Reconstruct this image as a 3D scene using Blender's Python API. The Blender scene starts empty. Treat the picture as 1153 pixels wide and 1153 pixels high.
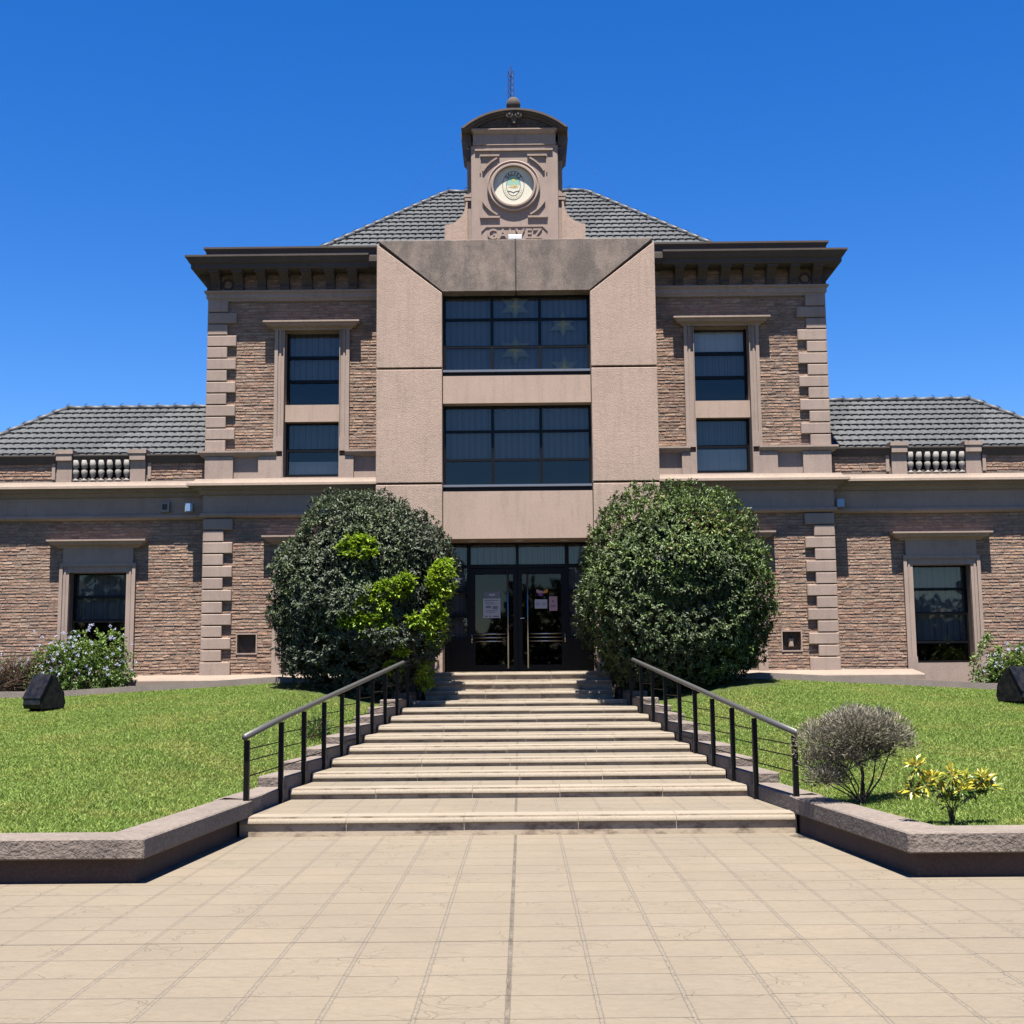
import bpy, math, random
import numpy as np
from mathutils import Vector

# ------------------------------------------------------------------ scene, camera, light
scn = bpy.context.scene
COL = scn.collection
R = math.radians
random.seed(7)
rng = np.random.default_rng(11)

FPX, PITCH, YAW, ROLL, CX, CZ = 1432.93, 0.127459745, 0.0074398789, 0.0087686837, 0.0697887791, 1.65
cam_data = bpy.data.cameras.new('camera')
cam = bpy.data.objects.new('camera', cam_data)
COL.objects.link(cam)
cam_data.sensor_width = 36.0
cam_data.lens = FPX / 1153.0 * 36.0
cam_data.clip_end = 6000
Fv = Vector((-math.sin(YAW) * math.cos(PITCH), math.cos(YAW) * math.cos(PITCH), math.sin(PITCH)))
R0 = Vector((math.cos(YAW), math.sin(YAW), 0))
U0 = R0.cross(Fv)
Rv = R0 * math.cos(ROLL) - U0 * math.sin(ROLL)
Uv = R0 * math.sin(ROLL) + U0 * math.cos(ROLL)
from mathutils import Matrix
M3 = Matrix((Rv, Uv, -Fv)).transposed()
cam.matrix_world = Matrix.Translation((CX, 0, CZ)) @ M3.to_4x4()
scn.camera = cam

SUN_EL, SUN_AZ = R(73.0), R(3.0)          # azimuth: to the left of straight behind the camera
world = bpy.data.worlds.new("World")
scn.world = world
world.use_nodes = True
wn = world.node_tree
wn.nodes.clear()
sky = wn.nodes.new('ShaderNodeTexSky')
sky.sky_type = 'NISHITA'
sky.sun_disc = False
sky.sun_elevation = SUN_EL
sky.sun_rotation = R(180) + SUN_AZ
sky.altitude = 0
sky.air_density = 1.0
sky.dust_density = 0.0
sky.ozone_density = 6.0
hs = wn.nodes.new('ShaderNodeHueSaturation')
hs.inputs['Hue'].default_value = 0.513
hs.inputs['Saturation'].default_value = 1.32
hs.inputs['Value'].default_value = 0.94
bg = wn.nodes.new('ShaderNodeBackground')
bg.inputs['Strength'].default_value = 0.05
wo = wn.nodes.new('ShaderNodeOutputWorld')
wn.links.new(sky.outputs[0], hs.inputs['Color'])
wn.links.new(hs.outputs[0], bg.inputs['Color'])
wn.links.new(bg.outputs[0], wo.inputs['Surface'])

sun_d = bpy.data.lights.new('sun', 'SUN')
sun_d.energy = 5.0
sun_d.angle = R(0.53)
sun_d.color = (1.0, 0.955, 0.88)
sun = bpy.data.objects.new('sun', sun_d)
COL.objects.link(sun)
to_sun = Vector((-math.sin(SUN_AZ) * math.cos(SUN_EL), -math.cos(SUN_AZ) * math.cos(SUN_EL), math.sin(SUN_EL)))
sun.rotation_euler = to_sun.to_track_quat('Z', 'Y').to_euler()
sun.location = (0, -5, 40)

scn.view_settings.view_transform = 'Standard'
scn.view_settings.look = 'None'
scn.view_settings.gamma = 1.0
scn.view_settings.exposure = 1.95
scn.cycles.max_bounces = 8
scn.cycles.transparent_max_bounces = 16


# ------------------------------------------------------------------ helpers
class MB:
    """collects shapes; link() makes ONE mesh object of them"""
    def __init__(self):
        self.v, self.f, self.m, self.tone = [], [], [], []
        self.cur = 0
        self.ct = 0.5
    def add(self, verts, faces):
        b = len(self.v)
        self.v.extend(verts)
        self.tone.extend([self.ct] * len(verts))
        for f in faces:
            self.f.append(tuple(i + b for i in f))
            self.m.append(self.cur)
        return self
    def box(self, x0, x1, y0, y1, z0, z1):
        return self.add([(x0, y0, z0), (x1, y0, z0), (x1, y1, z0), (x0, y1, z0), (x0, y0, z1), (x1, y0, z1), (x1, y1, z1), (x0, y1, z1)],
                        [(0, 3, 2, 1), (4, 5, 6, 7), (0, 1, 5, 4), (1, 2, 6, 5), (2, 3, 7, 6), (3, 0, 4, 7)])
    def cbox(self, x0, x1, y0, y1, z0, z1, c):
        """box whose front (-Y) edges are chamfered by c"""
        return self.add([(x0, y1, z0), (x1, y1, z0), (x1, y1, z1), (x0, y1, z1),
                         (x0, y0 + c, z0), (x1, y0 + c, z0), (x1, y0 + c, z1), (x0, y0 + c, z1),
                         (x0 + c, y0, z0 + c), (x1 - c, y0, z0 + c), (x1 - c, y0, z1 - c), (x0 + c, y0, z1 - c)],
                        [(0, 3, 2, 1)[::-1][::-1], (0, 1, 5, 4), (1, 2, 6, 5), (2, 3, 7, 6), (3, 0, 4, 7),
                         (4, 5, 9, 8), (5, 6, 10, 9), (6, 7, 11, 10), (7, 4, 8, 11), (8, 9, 10, 11)])
    def prism(self, poly, y0, y1):
        """polygon in XZ (counter-clockwise seen from -Y) from y0 (front) to y1"""
        n = len(poly)
        v = [(x, y0, z) for x, z in poly] + [(x, y1, z) for x, z in poly]
        f = [tuple(range(n)), tuple(range(2 * n - 1, n - 1, -1))]
        f += [((i + 1) % n, i, i + n, (i + 1) % n + n) for i in range(n)]
        return self.add(v, f)
    def prism_x(self, poly, x0, x1):
        """polygon in YZ from x0 to x1"""
        n = len(poly)
        v = [(x0, y, z) for y, z in poly] + [(x1, y, z) for y, z in poly]
        f = [tuple(range(n)), tuple(range(2 * n - 1, n - 1, -1))]
        f += [((i + 1) % n, i, i + n, (i + 1) % n + n) for i in range(n)]
        return self.add(v, f)
    def prism_z(self, poly, z0, z1):
        n = len(poly)
        v = [(x, y, z0) for x, y in poly] + [(x, y, z1) for x, y in poly]
        f = [tuple(range(n - 1, -1, -1)), tuple(range(n, 2 * n))]
        f += [(i, (i + 1) % n, (i + 1) % n + n, i + n) for i in range(n)]
        return self.add(v, f)
    def tube(self, pts, r, n=6, r2=None):
        pts = [Vector(p) for p in pts]
        rings = []
        for i, p in enumerate(pts):
            d = (pts[min(i + 1, len(pts) - 1)] - pts[max(i - 1, 0)]).normalized()
            a = d.cross(Vector((0, 0, 1)))
            if a.length < 1e-3:
                a = d.cross(Vector((1, 0, 0)))
            a.normalize()
            b = d.cross(a)
            rr = r if r2 is None else r + (r2 - r) * i / (len(pts) - 1)
            rings.append([tuple(p + a * rr * math.cos(2 * math.pi * k / n) + b * rr * math.sin(2 * math.pi * k / n)) for k in range(n)])
        v = [q for rg in rings for q in rg]
        f = []
        for i in range(len(pts) - 1):
            for k in range(n):
                f.append((i * n + k, i * n + (k + 1) % n, (i + 1) * n + (k + 1) % n, (i + 1) * n + k))
        f.append(tuple(range(n - 1, -1, -1)))
        f.append(tuple(range((len(pts) - 1) * n, len(pts) * n)))
        return self.add(v, f)
    def lathe(self, c, prof, n=16, axis='Z'):
        """prof: list of (r, h) along the axis from c"""
        v, f = [], []
        for r_, h in prof:
            for k in range(n):
                a = 2 * math.pi * k / n
                if axis == 'Z':
                    v.append((c[0] + r_ * math.cos(a), c[1] + r_ * math.sin(a), c[2] + h))
                else:
                    v.append((c[0] + r_ * math.cos(a), c[1] - h, c[2] + r_ * math.sin(a)))
        for i in range(len(prof) - 1):
            for k in range(n):
                f.append((i * n + k, i * n + (k + 1) % n, (i + 1) * n + (k + 1) % n, (i + 1) * n + k))
        f.append(tuple(range(n - 1, -1, -1)))
        f.append(tuple(range((len(prof) - 1) * n, len(prof) * n)))
        return self.add(v, f)
    def molding(self, base, prof):
        """profile (q,z) swept along the XY polyline base, outward = right of travel, mitred corners"""
        P = [Vector(p) for p in base]
        ms = []
        for i in range(len(P)):
            ns = []
            if i > 0:
                d = (P[i] - P[i - 1]).normalized()
                ns.append(Vector((d.y, -d.x)))
            if i < len(P) - 1:
                d = (P[i + 1] - P[i]).normalized()
                ns.append(Vector((d.y, -d.x)))
            if len(ns) == 1:
                ms.append(ns[0])
            else:
                s = ns[0] + ns[1]
                ms.append(s / s.dot(ns[0]))
        n = len(prof)
        v = []
        for p, m_ in zip(P, ms):
            for q, z in prof:
                v.append((p.x + m_.x * q, p.y + m_.y * q, z))
        f = []
        for i in range(len(P) - 1):
            for k in range(n - 1):
                f.append((i * n + k, i * n + k + 1, (i + 1) * n + k + 1, (i + 1) * n + k))
        f.append(tuple(range(n - 1, -1, -1)))
        f.append(tuple(range((len(P) - 1) * n, len(P) * n)))
        return self.add(v, f)
    def link(self, name, mats, parent=None, smooth=False, bevel=0.0):
        if not isinstance(mats, (list, tuple)):
            mats = [mats]
        return link_mesh(name, np.array(self.v, dtype=np.float32), self.f, mats, parent, smooth, self.m, np.array(self.tone, dtype=np.float32), bevel)


def link_mesh(name, V, F, mats, parent=None, smooth=False, mi=None, tone=None, bevel=0.0):
    me = bpy.data.meshes.new(name)
    if isinstance(F, np.ndarray):
        nf, k = F.shape
        me.vertices.add(len(V))
        me.vertices.foreach_set('co', V.astype(np.float32).ravel())
        me.loops.add(nf * k)
        me.loops.foreach_set('vertex_index', F.astype(np.int32).ravel())
        me.polygons.add(nf)
        me.polygons.foreach_set('loop_start', np.arange(0, nf * k, k, dtype=np.int32))
        me.update(calc_edges=True)
    else:
        me.from_pydata([tuple(map(float, p)) for p in V], [], F)
    for m_ in mats:
        me.materials.append(m_)
    if mi is not None and len(mats) > 1:
        me.polygons.foreach_set('material_index', np.array(mi, dtype=np.int32))
    if tone is not None:
        at = me.attributes.new('tone', 'FLOAT', 'POINT')
        at.data.foreach_set('value', np.asarray(tone, dtype=np.float32))
    if smooth:
        me.polygons.foreach_set('use_smooth', np.ones(len(me.polygons), dtype=bool))
    me.update()
    o = bpy.data.objects.new(name, me)
    COL.objects.link(o)
    if bevel > 0:
        b = o.modifiers.new('bevel', 'BEVEL')
        b.width = bevel
        b.segments = 1
        b.limit_method = 'ANGLE'
        b.angle_limit = R(40)
    if parent is not None:
        o.parent = parent
        if parent.type == 'EMPTY':
            o.location = -Vector(parent.location)
    return o


def tag(o, label, cat, group=None, kind=None):
    if label:
        o['label'] = label
    if cat:
        o['category'] = cat
    if group:
        o['group'] = group
    if kind:
        o['kind'] = kind
    return o


def thing(name, loc, label, cat, group=None):
    o = bpy.data.objects.new(name, None)
    o.empty_display_size = 0.2
    o.location = loc
    COL.objects.link(o)
    return tag(o, label, cat, group)


def structure(o):
    o['kind'] = 'structure'
    return o


def text_mesh(s, size, extrude, x, y, z, spacing=1.0, bold=0.0):
    """a text, standing in the XZ plane, facing -Y, centred on x, baseline at z; returns verts, faces"""
    cu = bpy.data.curves.new('lettering', 'FONT')
    cu.body = s
    cu.size = size
    cu.extrude = extrude
    cu.offset = bold
    cu.space_character = spacing
    cu.align_x = 'CENTER'
    o = bpy.data.objects.new('lettering_source', cu)
    COL.objects.link(o)
    dg = bpy.context.evaluated_depsgraph_get()
    me = bpy.data.meshes.new_from_object(o.evaluated_get(dg))
    vs = [(x + v.co.x, y - v.co.z, z + v.co.y) for v in me.vertices]
    fs = [tuple(p.vertices) for p in me.polygons]
    bpy.data.objects.remove(o)
    bpy.data.meshes.remove(me)
    bpy.data.curves.remove(cu)
    return vs, fs


# ------------------------------------------------------------------ materials
ALB = 0.55      # all paints and stones are this much darker than their swatches below


class NT:
    def __init__(self, name):
        self.mat = bpy.data.materials.new(name)
        self.mat.use_nodes = True
        self.t = self.mat.node_tree
        self.b = self.t.nodes['Principled BSDF']
        self.out = self.t.nodes['Material Output']
    def n(self, typ, **kw):
        nd = self.t.nodes.new(typ)
        for k, v in kw.items():
            if k in nd.inputs:
                self.set(nd.inputs[k], v)
            else:
                setattr(nd, k, v)
        return nd
    def set(self, inp, v):
        if hasattr(v, 'is_output') or isinstance(v, bpy.types.NodeSocket):
            self.t.links.new(v, inp)
        else:
            inp.default_value = v
    def coord(self):
        return self.n('ShaderNodeTexCoord').outputs['Object']
    def noise(self, scale, detail=4, rough=0.55, vec=None, dist=0.0):
        nd = self.n('ShaderNodeTexNoise', Scale=scale, Detail=detail, Roughness=rough, Distortion=dist)
        self.t.links.new(vec if vec is not None else self.coord(), nd.inputs['Vector'])
        return nd.outputs['Fac']
    def mapping(self, scale, vec=None):
        nd = self.n('ShaderNodeMapping')
        nd.inputs['Scale'].default_value = scale
        self.t.links.new(vec if vec is not None else self.coord(), nd.inputs['Vector'])
        return nd.outputs[0]
    def ramp(self, fac, stops):
        nd = self.n('ShaderNodeValToRGB')
        e = nd.color_ramp.elements
        while len(e) < len(stops):
            e.new(0.5)
        for el, (p, c) in zip(e, stops):
            el.position = p
            el.color = (*c, 1) if len(c) == 3 else c
        self.t.links.new(fac, nd.inputs[0])
        return nd.outputs[0]
    def mix(self, fac, a, b, blend='MIX'):
        nd = self.n('ShaderNodeMix', data_type='RGBA', blend_type=blend)
        for i, v in ((0, fac), (6, a), (7, b)):
            if isinstance(v, tuple) and len(v) == 3:
                v = (*v, 1)
            self.set(nd.inputs[i], v)
        return nd.outputs[2]
    def math(self, op, a, b=0.0, clamp=False):
        nd = self.n('ShaderNodeMath', operation=op, use_clamp=clamp)
        self.set(nd.inputs[0], a)
        self.set(nd.inputs[1], b)
        return nd.outputs[0]
    def attr(self, name='tone'):
        return self.n('ShaderNodeAttribute', attribute_name=name).outputs['Fac']
    def bump(self, h, strength, dist, normal=None):
        nd = self.n('ShaderNodeBump', Strength=strength, Distance=dist)
        self.t.links.new(h, nd.inputs['Height'])
        if normal is not None:
            self.t.links.new(normal, nd.inputs['Normal'])
        return nd.outputs[0]
    def done(self, color=None, rough=0.8, spec=None, normal=None, metallic=None):
        if color is not None:
            if isinstance(color, tuple):
                color = (color[0] * ALB, color[1] * ALB, color[2] * ALB, 1)
            else:
                color = self.mix(1.0, color, (ALB, ALB, ALB), 'MULTIPLY')
            self.set(self.b.inputs['Base Color'], color)
        self.set(self.b.inputs['Roughness'], rough)
        if spec is not None:
            self.b.inputs['Specular IOR Level'].default_value = spec
        if metallic is not None:
            self.b.inputs['Metallic'].default_value = metallic
        if normal is not None:
            self.t.links.new(normal, self.b.inputs['Normal'])
        return self.mat


def mul(c, k):
    return tuple(x * k for x in c)


def stucco(name, base, grain=60, gs=0.25, gd=0.004, stain=0.0, var=0.16):
    m = NT(name)
    co = m.coord()
    n1 = m.noise(1.3, 5, 0.6, co)
    c = m.ramp(n1, [(0.3, mul(base, 1 - var)), (0.7, mul(base, 1 + var))])
    drip = m.noise(3.0, 5, 0.65, m.mapping((3.2, 3.2, 0.35), co))
    c = m.mix(m.math('MULTIPLY', m.math('SUBTRACT', drip, 0.5, True), 1.9, True), c, mul(base, 0.55))
    if stain > 0:
        s = m.noise(1.7, 7, 0.72, m.mapping((1.6, 1.0, 0.9), co))
        c = m.mix(m.ramp(s, [(0.38, (0, 0, 0)), (0.60, (stain,) * 3)]), c, (0.075, 0.066, 0.062))
    g = m.noise(grain, 3, 0.7, co)
    c = m.mix(0.3, c, m.ramp(g, [(0.35, mul(base, 0.45)), (0.65, mul(base, 1.4))]))
    g2 = m.noise(7, 4, 0.6, co)
    h = m.math('ADD', g, m.math('MULTIPLY', g2, 0.6))
    return m.done(c, 0.9, 0.25, m.bump(h, gs, gd))


ST = (0.40, 0.305, 0.255)
M = {}
M['stucco'] = stucco('painted_stucco', ST)
M['stucco_rough'] = stucco('rough_stucco', (0.49, 0.36, 0.285), grain=42, gs=0.8, gd=0.009, var=0.10)
M['stucco_stained'] = stucco('weathered_rough_stucco', (0.30, 0.235, 0.195), grain=42, gs=0.7, gd=0.009, stain=0.85)
M['stucco_smooth'] = stucco('smooth_stucco', (0.485, 0.36, 0.285), grain=90, gs=0.12, gd=0.003, var=0.08)
M['stucco_dark'] = stucco('dark_stucco', (0.10, 0.08, 0.07), grain=50, gs=0.3, gd=0.004, stain=0.6)  # darker blotchy stucco for cornices, brackets, copings and portal core
M['stucco_brown'] = stucco('dark_brown_stucco', (0.15, 0.12, 0.105), grain=50, gs=0.3, gd=0.004, stain=0.5)  # dark brown blotchy stucco for the gable's cornices and pediment
M['stucco_pale'] = stucco('pale_ledge_stucco', (0.30, 0.235, 0.19), grain=50, gs=0.2, gd=0.003)
M['cap_stone'] = stucco('combed_stucco_cap', (0.24, 0.195, 0.165), grain=20, gs=1.0, gd=0.02, stain=0.25)
M['wall_base'] = stucco('planter_wall_plaster', (0.13, 0.085, 0.068), grain=40, gs=0.4, gd=0.004, stain=0.3)


def m_brick():
    m = NT('old_brick')
    t = m.attr()
    co = m.coord()
    c = m.ramp(t, [(0.0, (0.19, 0.125, 0.10)), (0.15, (0.27, 0.185, 0.145)), (0.3, (0.36, 0.26, 0.20)), (0.42, (0.27, 0.22, 0.18)), (0.55, (0.42, 0.30, 0.22)), (0.68, (0.33, 0.215, 0.16)), (0.8, (0.40, 0.33, 0.27)), (0.9, (0.41, 0.29, 0.21)), (1.0, (0.50, 0.42, 0.35))])
    n = m.noise(11, 6, 0.7, m.mapping((0.45, 1, 1.6), co))
    c = m.mix(m.ramp(n, [(0.46, (0, 0, 0)), (0.66, (0.85, 0.85, 0.85))]), c, (0.14, 0.105, 0.09))
    c = m.mix(m.ramp(n, [(0.30, (0.6, 0.6, 0.6)), (0.44, (0, 0, 0))]), c, (0.50, 0.40, 0.32))
    big = m.noise(0.55, 4, 0.6, co)
    c = m.mix(m.ramp(big, [(0.35, (0, 0, 0)), (0.75, (0.35, 0.35, 0.35))]), c, (0.42, 0.33, 0.26))
    c = m.mix(1.0, c, (1.11, 0.985, 0.925), 'MULTIPLY')
    n2 = m.noise(38, 4, 0.7, m.mapping((0.6, 1, 1.4), co))
    h = m.math('ADD', m.math('MULTIPLY', n, 1.4), n2)
    return m.done(c, 0.92, 0.2, m.bump(h, 0.9, 0.016))
M['brick'] = m_brick()


def m_mortar():
    m = NT('lime_mortar')
    n = m.noise(25, 4, 0.7)
    return m.done(m.ramp(n, [(0.3, (0.15, 0.115, 0.095)), (0.7, (0.32, 0.255, 0.205))]), 0.95, 0.1, m.bump(n, 0.5, 0.006))
M['mortar'] = m_mortar()


def m_tile():
    m = NT('grey_roof_tile')
    co = m.coord()
    t = m.attr()
    c = m.ramp(t, [(0.0, (0.070, 0.074, 0.078)), (1.0, (0.145, 0.15, 0.155))])
    n = m.noise(5, 5, 0.65, co)
    c = m.mix(m.ramp(n, [(0.45, (0, 0, 0)), (0.8, (0.6, 0.6, 0.6))]), c, (0.06, 0.06, 0.06))
    c = m.mix(1.0, c, (0.86, 0.86, 0.86), 'MULTIPLY')
    return m.done(c, 0.8, 0.2, m.bump(m.noise(60, 3, 0.6, co), 0.25, 0.004))
M['tile'] = m_tile()
M['ridge'] = NT('galvanised_ridge_cap').done((0.085, 0.088, 0.094), 0.55, 0.3)


def m_paving():
    m = NT('beige_paving_tile')
    co = m.coord()
    sx = m.n('ShaderNodeSeparateXYZ')
    m.t.links.new(co, sx.inputs[0])
    T = 0.455
    wob = m.math('MULTIPLY', m.math('SUBTRACT', m.noise(11, 5, 0.7, co), 0.5), 0.045)
    ux = m.math('ADD', m.math('DIVIDE', m.math('ADD', sx.outputs['X'], 0.022 + 45.5), T), m.math('MULTIPLY', wob, 1.0))
    uy = m.math('ADD', m.math('DIVIDE', m.math('ADD', sx.outputs['Y'], 45.5 - 8.228), T), wob)
    colx = m.n('ShaderNodeTexWhiteNoise', noise_dimensions='1D')
    m.t.links.new(m.math('FLOOR', ux), colx.inputs['W'])
    uy = m.math('ADD', uy, m.math('MULTIPLY', m.math('SUBTRACT', colx.outputs['Value'], 0.5), 0.10))
    dx = m.math('ABSOLUTE', m.math('SUBTRACT', m.math('FRACT', m.math('ADD', ux, 0.5)), 0.5))
    dy = m.math('ABSOLUTE', m.math('SUBTRACT', m.math('FRACT', m.math('ADD', uy, 0.5)), 0.5))
    cell = m.n('ShaderNodeCombineXYZ')
    m.t.links.new(m.math('FLOOR', ux), cell.inputs[0])
    m.t.links.new(m.math('FLOOR', uy), cell.inputs[1])
    wn_ = m.n('ShaderNodeTexWhiteNoise', noise_dimensions='2D')
    m.t.links.new(cell.outputs[0], wn_.inputs['Vector'])
    base = (0.50, 0.395, 0.285)
    c = m.ramp(wn_.outputs['Value'], [(0.0, mul(base, 0.945)), (0.4, base), (0.8, (0.508, 0.397, 0.284)), (1.0, (0.485, 0.39, 0.29))])
    n = m.noise(1.1, 6, 0.65, co)
    c = m.mix(m.ramp(n, [(0.35, (0, 0, 0)), (0.75, (0.45, 0.45, 0.45))]), c, (0.41, 0.33, 0.235))
    # shallow relief: combed strokes with a direction per tile, and ridged cracks
    off = m.n('ShaderNodeVectorMath', operation='ADD')
    m.t.links.new(co, off.inputs[0])
    sc = m.n('ShaderNodeVectorMath', operation='SCALE')
    m.t.links.new(wn_.outputs['Color'], sc.inputs[0])
    sc.inputs['Scale'].default_value = 7.0
    m.t.links.new(sc.outputs[0], off.inputs[1])
    s1 = m.noise(9, 6, 0.7, m.mapping((1.3, 1.7, 1.0), off.outputs[0]), 1.2)
    vor = m.n('ShaderNodeTexVoronoi', feature='DISTANCE_TO_EDGE', Scale=3.1)
    wv = m.n('ShaderNodeVectorMath', operation='ADD')
    m.t.links.new(off.outputs[0], wv.inputs[0])
    nz = m.n('ShaderNodeTexNoise', Scale=4.0, Detail=3.0)
    m.t.links.new(off.outputs[0], nz.inputs['Vector'])
    sc2 = m.n('ShaderNodeVectorMath', operation='SCALE')
    m.t.links.new(nz.outputs['Color'], sc2.inputs[0])
    sc2.inputs['Scale'].default_value = 0.5
    m.t.links.new(sc2.outputs[0], wv.inputs[1])
    m.t.links.new(wv.outputs[0], vor.inputs['Vector'])
    crack = m.ramp(vor.outputs['Distance'], [(0.0, (1, 1, 1)), (0.022, (0, 0, 0))])
    gate = m.ramp(m.noise(1.9, 2, 0.5, off.outputs[0]), [(0.50, (0, 0, 0)), (0.60, (1, 1, 1))])
    crack = m.math('MULTIPLY', crack, gate)
    c = m.mix(m.math('MULTIPLY', crack, 0.14), c, (0.25, 0.185, 0.13))
    big = m.noise(0.42, 6, 0.68, co)
    c = m.mix(m.ramp(big, [(0.42, (0, 0, 0)), (0.70, (0.75, 0.75, 0.75))]), c, (0.385, 0.315, 0.235))
    speck = m.noise(16, 5, 0.75, co)
    c = m.mix(m.ramp(speck, [(0.60, (0, 0, 0)), (0.74, (0.5, 0.5, 0.5))]), c, (0.33, 0.255, 0.18))
    c = m.mix(m.ramp(s1, [(0.3, (0.3, 0.3, 0.3)), (0.5, (0, 0, 0))]), c, (0.36, 0.28, 0.2))
    # joints: a broad mortar band between columns, hairlines between rows
    jx = m.ramp(dx, [(0.018, (1, 1, 1)), (0.028, (0, 0, 0))])
    jn = m.noise(30, 4, 0.7, co)
    jc = m.ramp(jn, [(0.35, (0.33, 0.27, 0.205)), (0.6, (0.50, 0.41, 0.32))])
    c = m.mix(m.math('MULTIPLY', jx, 0.8), c, jc)
    edge = m.math('MULTIPLY', m.ramp(dx, [(0.022, (0, 0, 0)), (0.032, (1, 1, 1)), (0.042, (0, 0, 0))]), 0.28)
    c = m.mix(edge, c, (0.22, 0.17, 0.12))
    jy = m.ramp(dy, [(0.006, (1, 1, 1)), (0.016, (0, 0, 0))])
    c = m.mix(m.math('MULTIPLY', jy, m.math('ADD', 0.02, m.math('MULTIPLY', m.noise(2.5, 3, 0.6, co), 0.85))), c, (0.27, 0.21, 0.155))
    # the centre joint is open and dirty, one expansion joint crosses
    mid = m.ramp(m.math('ABSOLUTE', m.math('ADD', sx.outputs['X'], 0.022)), [(0.006, (1, 1, 1)), (0.015, (0, 0, 0))])
    c = m.mix(m.math('MULTIPLY', mid, m.ramp(m.noise(3, 5, 0.7, co), [(0.35, (0.1, 0.1, 0.1)), (0.65, (1, 1, 1))])), c, (0.15, 0.12, 0.085))
    ex = m.ramp(m.math('ABSOLUTE', m.math('SUBTRACT', sx.outputs['Y'], 8.228)), [(0.006, (1, 1, 1)), (0.013, (0, 0, 0))])
    c = m.mix(m.math('MULTIPLY', ex, 0.7), c, (0.20, 0.15, 0.11))
    spots = m.ramp(m.noise(2.1, 7, 0.75, co), [(0.66, (0, 0, 0)), (0.73, (0.5, 0.5, 0.5))])
    c = m.mix(spots, c, (0.32, 0.24, 0.16))
    c = m.mix(1.0, c, (0.505, 0.52, 0.525), 'MULTIPLY')
    h = m.math('SUBTRACT', m.math('ADD', m.math('MULTIPLY', s1, 0.8), m.math('MULTIPLY', m.noise(70, 3, 0.6, co), 0.25)),
               m.math('ADD', m.math('MULTIPLY', jy, 0.65), m.math('ADD', m.math('MULTIPLY', crack, 0.35), m.math('MULTIPLY', jx, 0.42))))
    return m.done(c, 0.85, 0.25, m.bump(h, 1.0, 0.014))
M['paving'] = m_paving()


def m_nosing():
    m = NT('cast_stone_nosing')
    co = m.coord()
    n = m.noise(55, 4, 0.7, co)
    base = (0.33, 0.275, 0.21)
    c = m.ramp(n, [(0.3, mul(base, 0.75)), (0.65, mul(base, 1.1))])
    n2 = m.noise(2.2, 5, 0.6, m.mapping((0.5, 1, 1), co))
    c = m.mix(m.ramp(n2, [(0.45, (0, 0, 0)), (0.8, (0.5, 0.5, 0.5))]), c, (0.17, 0.14, 0.105))
    return m.done(c, 0.85, 0.25, m.bump(n, 0.5, 0.004))
M['nosing'] = m_nosing()


def m_riser():
    m = NT('stained_concrete_riser')
    co = m.coord()
    n = m.noise(4, 6, 0.7, m.mapping((1, 1, 2), co))
    c = m.ramp(n, [(0.32, (0.20, 0.15, 0.11)), (0.52, (0.52, 0.42, 0.31)), (0.8, (0.62, 0.51, 0.385))])
    return m.done(c, 0.9, 0.2, m.bump(m.noise(40, 3, 0.6, co), 0.4, 0.004))
M['riser'] = m_riser()


def m_soil():
    m = NT('dry_soil')
    n = m.noise(6, 6, 0.7)
    return m.done(m.ramp(n, [(0.3, (0.10, 0.085, 0.045)), (0.7, (0.21, 0.16, 0.10))]), 0.95, 0.1, m.bump(m.noise(50, 4, 0.7), 0.6, 0.02))
M['soil'] = m_soil()


M['street'] = stucco('worn_asphalt', (0.06, 0.058, 0.055), grain=60, gs=0.4, gd=0.006)
M['kerb'] = stucco('grey_concrete_kerb', (0.30, 0.25, 0.215), grain=40, gs=0.6, gd=0.008, stain=0.2)
M['baluster'] = stucco('pale_cast_stone', (0.34, 0.312, 0.285), grain=60, gs=0.2, gd=0.003, stain=0.1)


def m_lawn():
    m = NT('turf_underlayer')
    n = m.noise(3, 6, 0.7)
    return m.done(m.ramp(n, [(0.3, (0.035, 0.055, 0.012)), (0.7, (0.09, 0.11, 0.03))]), 0.95, 0.1)
M['lawn'] = m_lawn()


def m_grass():
    m = NT('grass_blade')
    co = m.coord()
    t = m.attr()
    c = m.ramp(t, [(0.0, (0.115, 0.19, 0.026)), (0.45, (0.20, 0.315, 0.048)), (0.8, (0.30, 0.40, 0.08)), (1.0, (0.46, 0.46, 0.15))])
    dry = m.noise(0.7, 5, 0.65, m.mapping((1, 1, 0), co))
    fine = m.noise(3.5, 4, 0.65, m.mapping((0.7, 1.6, 0), co))
    d = m.ramp(m.math('ADD', m.math('MULTIPLY', dry, 0.6), m.math('MULTIPLY', fine, 0.4)), [(0.48, (0, 0, 0)), (0.65, (0.68, 0.68, 0.68))])
    c = m.mix(d, c, (0.42, 0.38, 0.10))
    c = m.mix(1.0, c, (ALB, ALB, ALB), 'MULTIPLY')
    m.set(m.b.inputs['Base Color'], c)
    m.done(None, 0.6, 0.25)
    tr = m.n('ShaderNodeBsdfTranslucent')
    m.t.links.new(c, tr.inputs['Color'])
    mx = m.n('ShaderNodeMixShader')
    mx.inputs[0].default_value = 0.3
    m.t.links.new(m.b.outputs[0], mx.inputs[1])
    m.t.links.new(tr.outputs[0], mx.inputs[2])
    m.t.links.new(mx.outputs[0], m.out.inputs['Surface'])
    return m.mat
M['grass'] = m_grass()


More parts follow.
